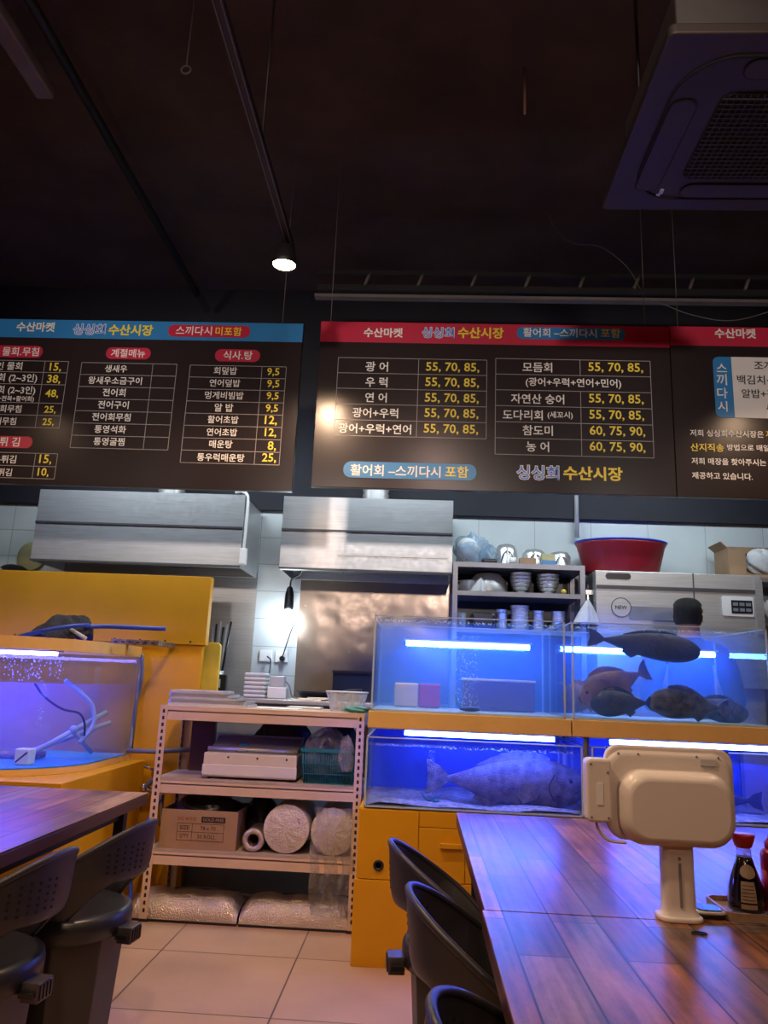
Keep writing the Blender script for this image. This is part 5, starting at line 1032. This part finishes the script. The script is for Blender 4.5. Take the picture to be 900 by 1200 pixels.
person('person behind the yellow partition, only dark hair showing over its edge', Vector((-2.80, 4.995, 0.0)), PI/2, 1.985, full_hair)

# ================================================================ TABLES
def table(label, x0, x1, y0, y1, z, legs, grp=None):
    t = thing('dining_table', label, 'table', ((x0+x1)/2, (y0+y1)/2, 0), 'wood print dining tables')
    MB().box(x0, x1, y0, y1, z-0.006, z).build('tabletop', M['plank'], t, bevel=0.0015)
    MB().box(x0, x1, y0, y1, z-0.046, z-0.0062).build('edge_band', M['edge'], t, bevel=0.002)
    MB().box(x0+0.08, x1-0.08, y0+0.06, y1-0.06, z-0.10, z-0.0465).build('apron', M['black_metal'], t)
    for x in (x0+0.06, x1-0.10):
        for y in (y0+0.06, y1-0.10): MB().box(x, x+0.04, y, y+0.04, 0, z-0.0465).build('leg', M['black_metal'], t)
table('wood print table with the white payment terminal, nearest right', 0.164, 1.75, 0.55, 1.917, 0.74, 4)
table('wood print table standing against the yellow tank stand, far right', 0.170, 1.75, 1.922, 3.275, 0.74, 4)
table('wood print table at the left, below the curved tank', -2.75, -1.157, 1.95, 3.385, 0.74, 4)

# ================================================================ CHAIRS (facing +x, back at -x)
def make_chair(label):
    t = thing('bucket_chair', label, 'chair', (0, 0, 0), 'charcoal plastic bucket chairs')
    def octo(r, z, k=8): return [(r*math.cos(2*PI*(i+0.5)/k), r*math.sin(2*PI*(i+0.5)/k), z) for i in range(k)]
    b = MB(); rings = [octo(0.165, 0.015), octo(0.172, 0.03), octo(0.198, 0.40), octo(0.200, 0.405)]
    b.add(sum(rings, []), [(i*8+j, i*8+(j+1) % 8, (i+1)*8+(j+1) % 8, (i+1)*8+j) for i in range(3) for j in range(8)]+[tuple(range(7, -1, -1)), tuple(range(24, 32))])
    b.build('bucket', M['bucket'], t, bevel=0.004)
    for a in (45, 135, 225, 315):
        c, s = math.cos(math.radians(a))*0.14, math.sin(math.radians(a))*0.14
        MB().cyl((c, s, 0), (c, s, 0.015), 0.02, n=12).build('foot', M['black'], t)
    MB().lathe([(0.205, 0.406), (0.216, 0.410), (0.218, 0.45), (0.214, 0.47), (0.205, 0.478), (0.19, 0.48), (0.15, 0.478), (0.08, 0.470), (0.001, 0.466)], (0, 0, 0), 40).build('seat', M['chair_seat'], t)
    def R(th, z):
        k = max(0.0, min(1.0, (z-0.46)/0.17)); k = k*k*(3-2*k)
        return 0.195+0.060*k+0.01*max(0, (z-0.63)/0.12)
    A = math.radians(118)
    def top(th): return 0.752-0.185*(1-math.cos(th))
    def low(th):
        d = abs(math.degrees(th))
        def sm(a, b): k = max(0, min(1, (d-a)/(b-a))); return k*k*(3-2*k)
        return 0.588-0.122*sm(26, 66)
    def sh(u, v):
        th = -A+2*A*u; z = low(th)+(top(th)-low(th))*v; r = R(th, z)
        return (-r*math.cos(th), r*math.sin(th), z)
    br = MB().grid(sh, 61, 17).build('backrest', M['chair'], t, solid=0.012)
    MB().tube([(-R(0, top(th))*math.cos(th), R(0, top(th))*math.sin(th), top(th)) for th in (-A+2*A*k/60 for k in range(61))], 0.010, 8).build('rolled_rim', M['chair'], br)
    hm = MB()
    for i in range(6):
        for j in range(5):
            th = math.radians(4+i*6.2); z = 0.618+0.018*j+0.004*(i % 2)
            if z > top(th)-0.03: continue
            r = R(th, z); p = Vector((-math.cos(th), math.sin(th), 0)); c = Vector((p.x*r, p.y*r, z))
            hm.cyl(c-p*0.0075, c+p*0.0075, 0.0042, n=8)
    hm.build('vent_holes', M['hole'], br)
    lt = MB().box(-0.262, -0.212, -0.035, 0.035, 0.385, 0.435).build('latch', M['latch'], t, bevel=0.003)
    lm = MB()
    for k in range(4): lm.box(-0.266, -0.262, -0.028+0.016*k, -0.020+0.016*k, 0.392, 0.428)
    lm.box(-0.255, -0.214, -0.05, 0.05, 0.402, 0.414).build('hinge_pin', M['black'], lt)
    return t
ch = make_chair('far charcoal bucket chair pushed in at the right hand tables')
spots = [(0.19, 2.58, 0.12, None), (0.255, 2.02, 0.05, 'nearer charcoal bucket chair behind the table seam at the right'), (0.30, 1.33, 0.0, 'charcoal chair cut by the bottom edge, only its rim showing'),
         (-1.235, 2.22, PI-0.10, 'nearest charcoal bucket chair at the left table, cut by the left edge'), (-1.165, 2.70, PI-0.12, 'charcoal bucket chair at the left table next to the cream rack')]
for i, (x, y, a, lb) in enumerate(spots):
    o = ch if i == 0 else copy_tree(ch, label=lb)
    o.location = (x, y, 0); o.rotation_euler.z = a

# ================================================================ THINGS ON THE TABLE
TZ = 0.7403
t = thing('payment_terminal', 'white payment tablet on a post, seen from behind', 'payment terminal', (0.61, 1.905, TZ))
def cushion(x0, x1, z0, z1, r, ya, yb, rb, steps=6):
    """rounded-rectangle body, domed from ya (wide) to yb (narrow, towards -y)"""
    mb = MB(); n = None; rings = []
    for k in range(steps+1):
        q = k/steps; e = rb*(1-math.cos(q*PI/2)) ; y = ya+(yb-ya)*math.sin(q*PI/2)
        rings.append([(x, y, z) for x, z in rrect(x0+e, x1-e, z0+e, z1-e, max(0.004, r-e*0.6), 8)])
    n = len(rings[0]); mb.add(sum(rings, []), [(i*n+j, i*n+(j+1) % n, (i+1)*n+(j+1) % n, (i+1)*n+j) for i in range(steps) for j in range(n)], 0, True)
    mb.add(rings[0], [tuple(range(n))]); mb.add(rings[-1], [tuple(range(n))]); return mb
MB().prism(rrect(0.452, 0.760, 0.915, 1.122, 0.035, 8), 1.90, 1.925, 'y').build('screen_shell', M['white_plastic'], t, bevel=0.005)
MB().box(0.46, 0.76, 1.9255, 1.93, 0.925, 1.115).build('screen', M['dark_screen'], t)
cushion(0.448, 0.757, 0.903, 1.112, 0.05, 1.905, 1.890, 0.016).build('back_cover', M['white_plastic'], t)
cushion(0.475, 0.746, 0.897, 1.070, 0.06, 1.893, 1.838, 0.024).build('rear_housing', M['white_plastic'], t)
cr = MB().prism(rrect(0.398, 0.458, 0.945, 1.090, 0.012), 1.862, 1.91, 'y').build('card_reader', M['white_plastic'], t, bevel=0.006)
MB().box(0.422, 0.436, 1.8605, 1.862, 0.985, 1.035).build('sticker', M['white_clean'], cr)
for (x, z) in ((0.408, 0.957), (0.448, 0.957), (0.408, 1.078), (0.448, 1.06)): MB().ell((x, 1.8615, z), (0.003, 0.002, 0.003), 8).build('screw', M['grey_plastic'], cr)
for x in (0.482, 0.53, 0.67, 0.722): MB().ell((x, 1.891, 1.103), (0.003, 0.003, 0.003), 8).build('screw', M['grey_plastic'], t)
st = MB().box(0.677, 0.714, 1.886, 1.889, 1.083, 1.098).build('sticker', M['pale_grey'], t)
p = MB()
def postfn(u, v):
    a = 2*PI*u; k = 1+0.35*max(0, 0.1-v)/0.1; c, s_ = math.cos(a), math.sin(a); q = (abs(c)**5+abs(s_)**5)**(-0.2)
    return (0.609+0.036*k*c*q*(1+0.03*(1-v)), 1.885+0.022*k*s_*q, TZ+0.002+(0.165)*v)
p.grid(postfn, 48, 16, 0, True, True); p.build('post', M['white_plastic'], t)
MB().prism(rrect(0.558, 0.660, 1.845, 1.925, 0.03), TZ, TZ+0.010, 'z').build('base_plate', M['white_plastic'], t, bevel=0.003)
MB().box(0.606, 0.612, 1.8605, 1.8635, TZ+0.03, TZ+0.125).build('cable_slot', M['grey_plastic'], t)
MB().ell((0.609, 1.8625, TZ+0.135), (0.004, 0.003, 0.004), 8).build('screw', M['grey_plastic'], t)
MB().tube(curve([(0.425, 1.90, 0.947), (0.43, 1.89, 0.925), (0.45, 1.88, 0.905), (0.49, 1.875, 0.902)]), 0.004, 6).build('cable', M['white_plastic'], t)
tag(MB().tube([(0.63+0.016*math.cos(k*PI/8), 1.83+0.008*math.sin(k*PI/8), TZ+0.002) for k in range(16)], 0.002, 5, closed=True).build('wire_ring', M['black']), 'small dark ring lying in front of the terminal base', 'ring')
bpy.data.objects['payment_terminal'].location += Vector((0.012, 0.05, 0.0))
t = thing('call_button', 'small dark and white call button beside the terminal base', 'call button', (0.70, 1.985, TZ))
MB().prism(rrect(0.668, 0.738, 1.945, 2.015, 0.018), TZ, TZ+0.008, 'z').build('base', M['black'], t, bevel=0.002)
MB().prism(rrect(0.667, 0.739, 1.944, 2.016, 0.018), TZ+0.0085, TZ+0.015, 'z').build('white_ring', M['white_plastic'], t, bevel=0.003)
MB().prism(rrect(0.675, 0.731, 1.952, 2.008, 0.013), TZ+0.0155, TZ+0.018, 'z').build('dark_face', M['dark_screen'], t, bevel=0.001)
tx0, tx1, ty0, ty1 = 0.735, 1.05, 1.935, 2.10
t = thing('condiment_tray', 'blond wooden condiment tray at the right edge of the table', 'tray', (0.9, 2.0, TZ))
MB().prism(rrect(tx0, tx1, ty0, ty1, 0.03), TZ, TZ+0.006, 'z').build('tray_base', M['tray_wood'], t)
shell(rrect(tx0, tx1, ty0, ty1, 0.03), rrect(tx0+0.007, tx1-0.007, ty0+0.007, ty1-0.007, 0.024), TZ+0.006, TZ+0.018, MB()).build('tray_rim', M['tray_wood'], t)
t = thing('soy_sauce_bottle', 'small glass soy sauce bottle with a red cap on the tray', 'bottle', (0.795, 1.985, TZ+0.0062))
bz = TZ+0.0063; bc = (0.797, 1.982, bz)
MB().lathe([(0.001, 0), (0.040, 0), (0.044, 0.005), (0.0435, 0.012)], bc, 32).build('glass_foot', M['clear_glass'], t)
MB().lathe([(0.0425, 0.0125), (0.0425, 0.03), (0.039, 0.06), (0.030, 0.09), (0.022, 0.112), (0.0175, 0.128)], bc, 32).build('glass_body', M['soy'], t)
MB().lathe([(0.0175, 0.1285), (0.0165, 0.145), (0.016, 0.148)], bc, 24).build('neck', M['clear_glass'], t)
MB().lathe([(0.017, 0.1485), (0.020, 0.152), (0.026, 0.172), (0.0275, 0.176), (0.026, 0.179), (0.001, 0.178)], bc, 28).build('cap', M['cap_red'], t)
def bottle_r(z):
    P = [(0.0125, .0425), (0.03, .0425), (0.06, .039), (0.09, .030), (0.112, .022), (0.128, .0175)]
    for (a, ra), (b_, rb) in zip(P, P[1:]):
        if a <= z <= b_: return ra+(rb-ra)*(z-a)/(b_-a)
    return 0.0425
def patch(z0, z1, a0, a1, name, mm, off, par, shape=None):
    def fn(u, v):
        z = z0+(z1-z0)*v; k = shape(v) if shape else 1; am = (a0+a1)/2; a = am+(u-0.5)*(a1-a0)*k; r = bottle_r(z)+off
        return (bc[0]+r*math.cos(a), bc[1]+r*math.sin(a), bc[2]+z)
    return MB().grid(fn, 12, 12).build(name, M[mm], par)
fa = -PI/2-0.25
lb = patch(0.034, 0.078, fa-0.42, fa+0.42, 'front_label', 'label', 0.0006, t)
patch(0.020, 0.030, fa-0.42, fa+0.42, 'lower_label', 'label', 0.0006, t)
patch(0.084, 0.114, fa-0.55, fa+0.75, 'round_label', 'label', 0.0006, t, lambda v: math.sqrt(max(0.02, 1-(2*v-1)**2)))
for k in range(5): patch(0.039+0.0075*k, 0.0405+0.0075*k, fa-0.36, fa+0.36, 'print_line', 'card_ink', 0.0010, lb)
t = thing('sauce_bottle', 'dark red plastic squeeze bottle at the right edge of the tray', 'bottle', (0.875, 2.0, TZ+0.0062))
MB().lathe([(0.001, 0), (0.034, 0), (0.037, 0.006), (0.037, 0.13), (0.034, 0.142), (0.024, 0.148)], (0.878, 1.99, bz), 32).build('bottle_body', M['red_sauce'], t)
MB().lathe([(0.026, 0.1485), (0.026, 0.163), (0.020, 0.168), (0.012, 0.190), (0.007, 0.212), (0.0075, 0.218), (0.004, 0.222), (0.001, 0.222)], (0.878, 1.99, bz), 28).build('nozzle_cap', M['red_sauce'], t)
MB().lathe([(0.0375, 0.03), (0.0375, 0.10)], (0.878, 1.99, bz), 32).build('sleeve', M['red_sauce'], t)
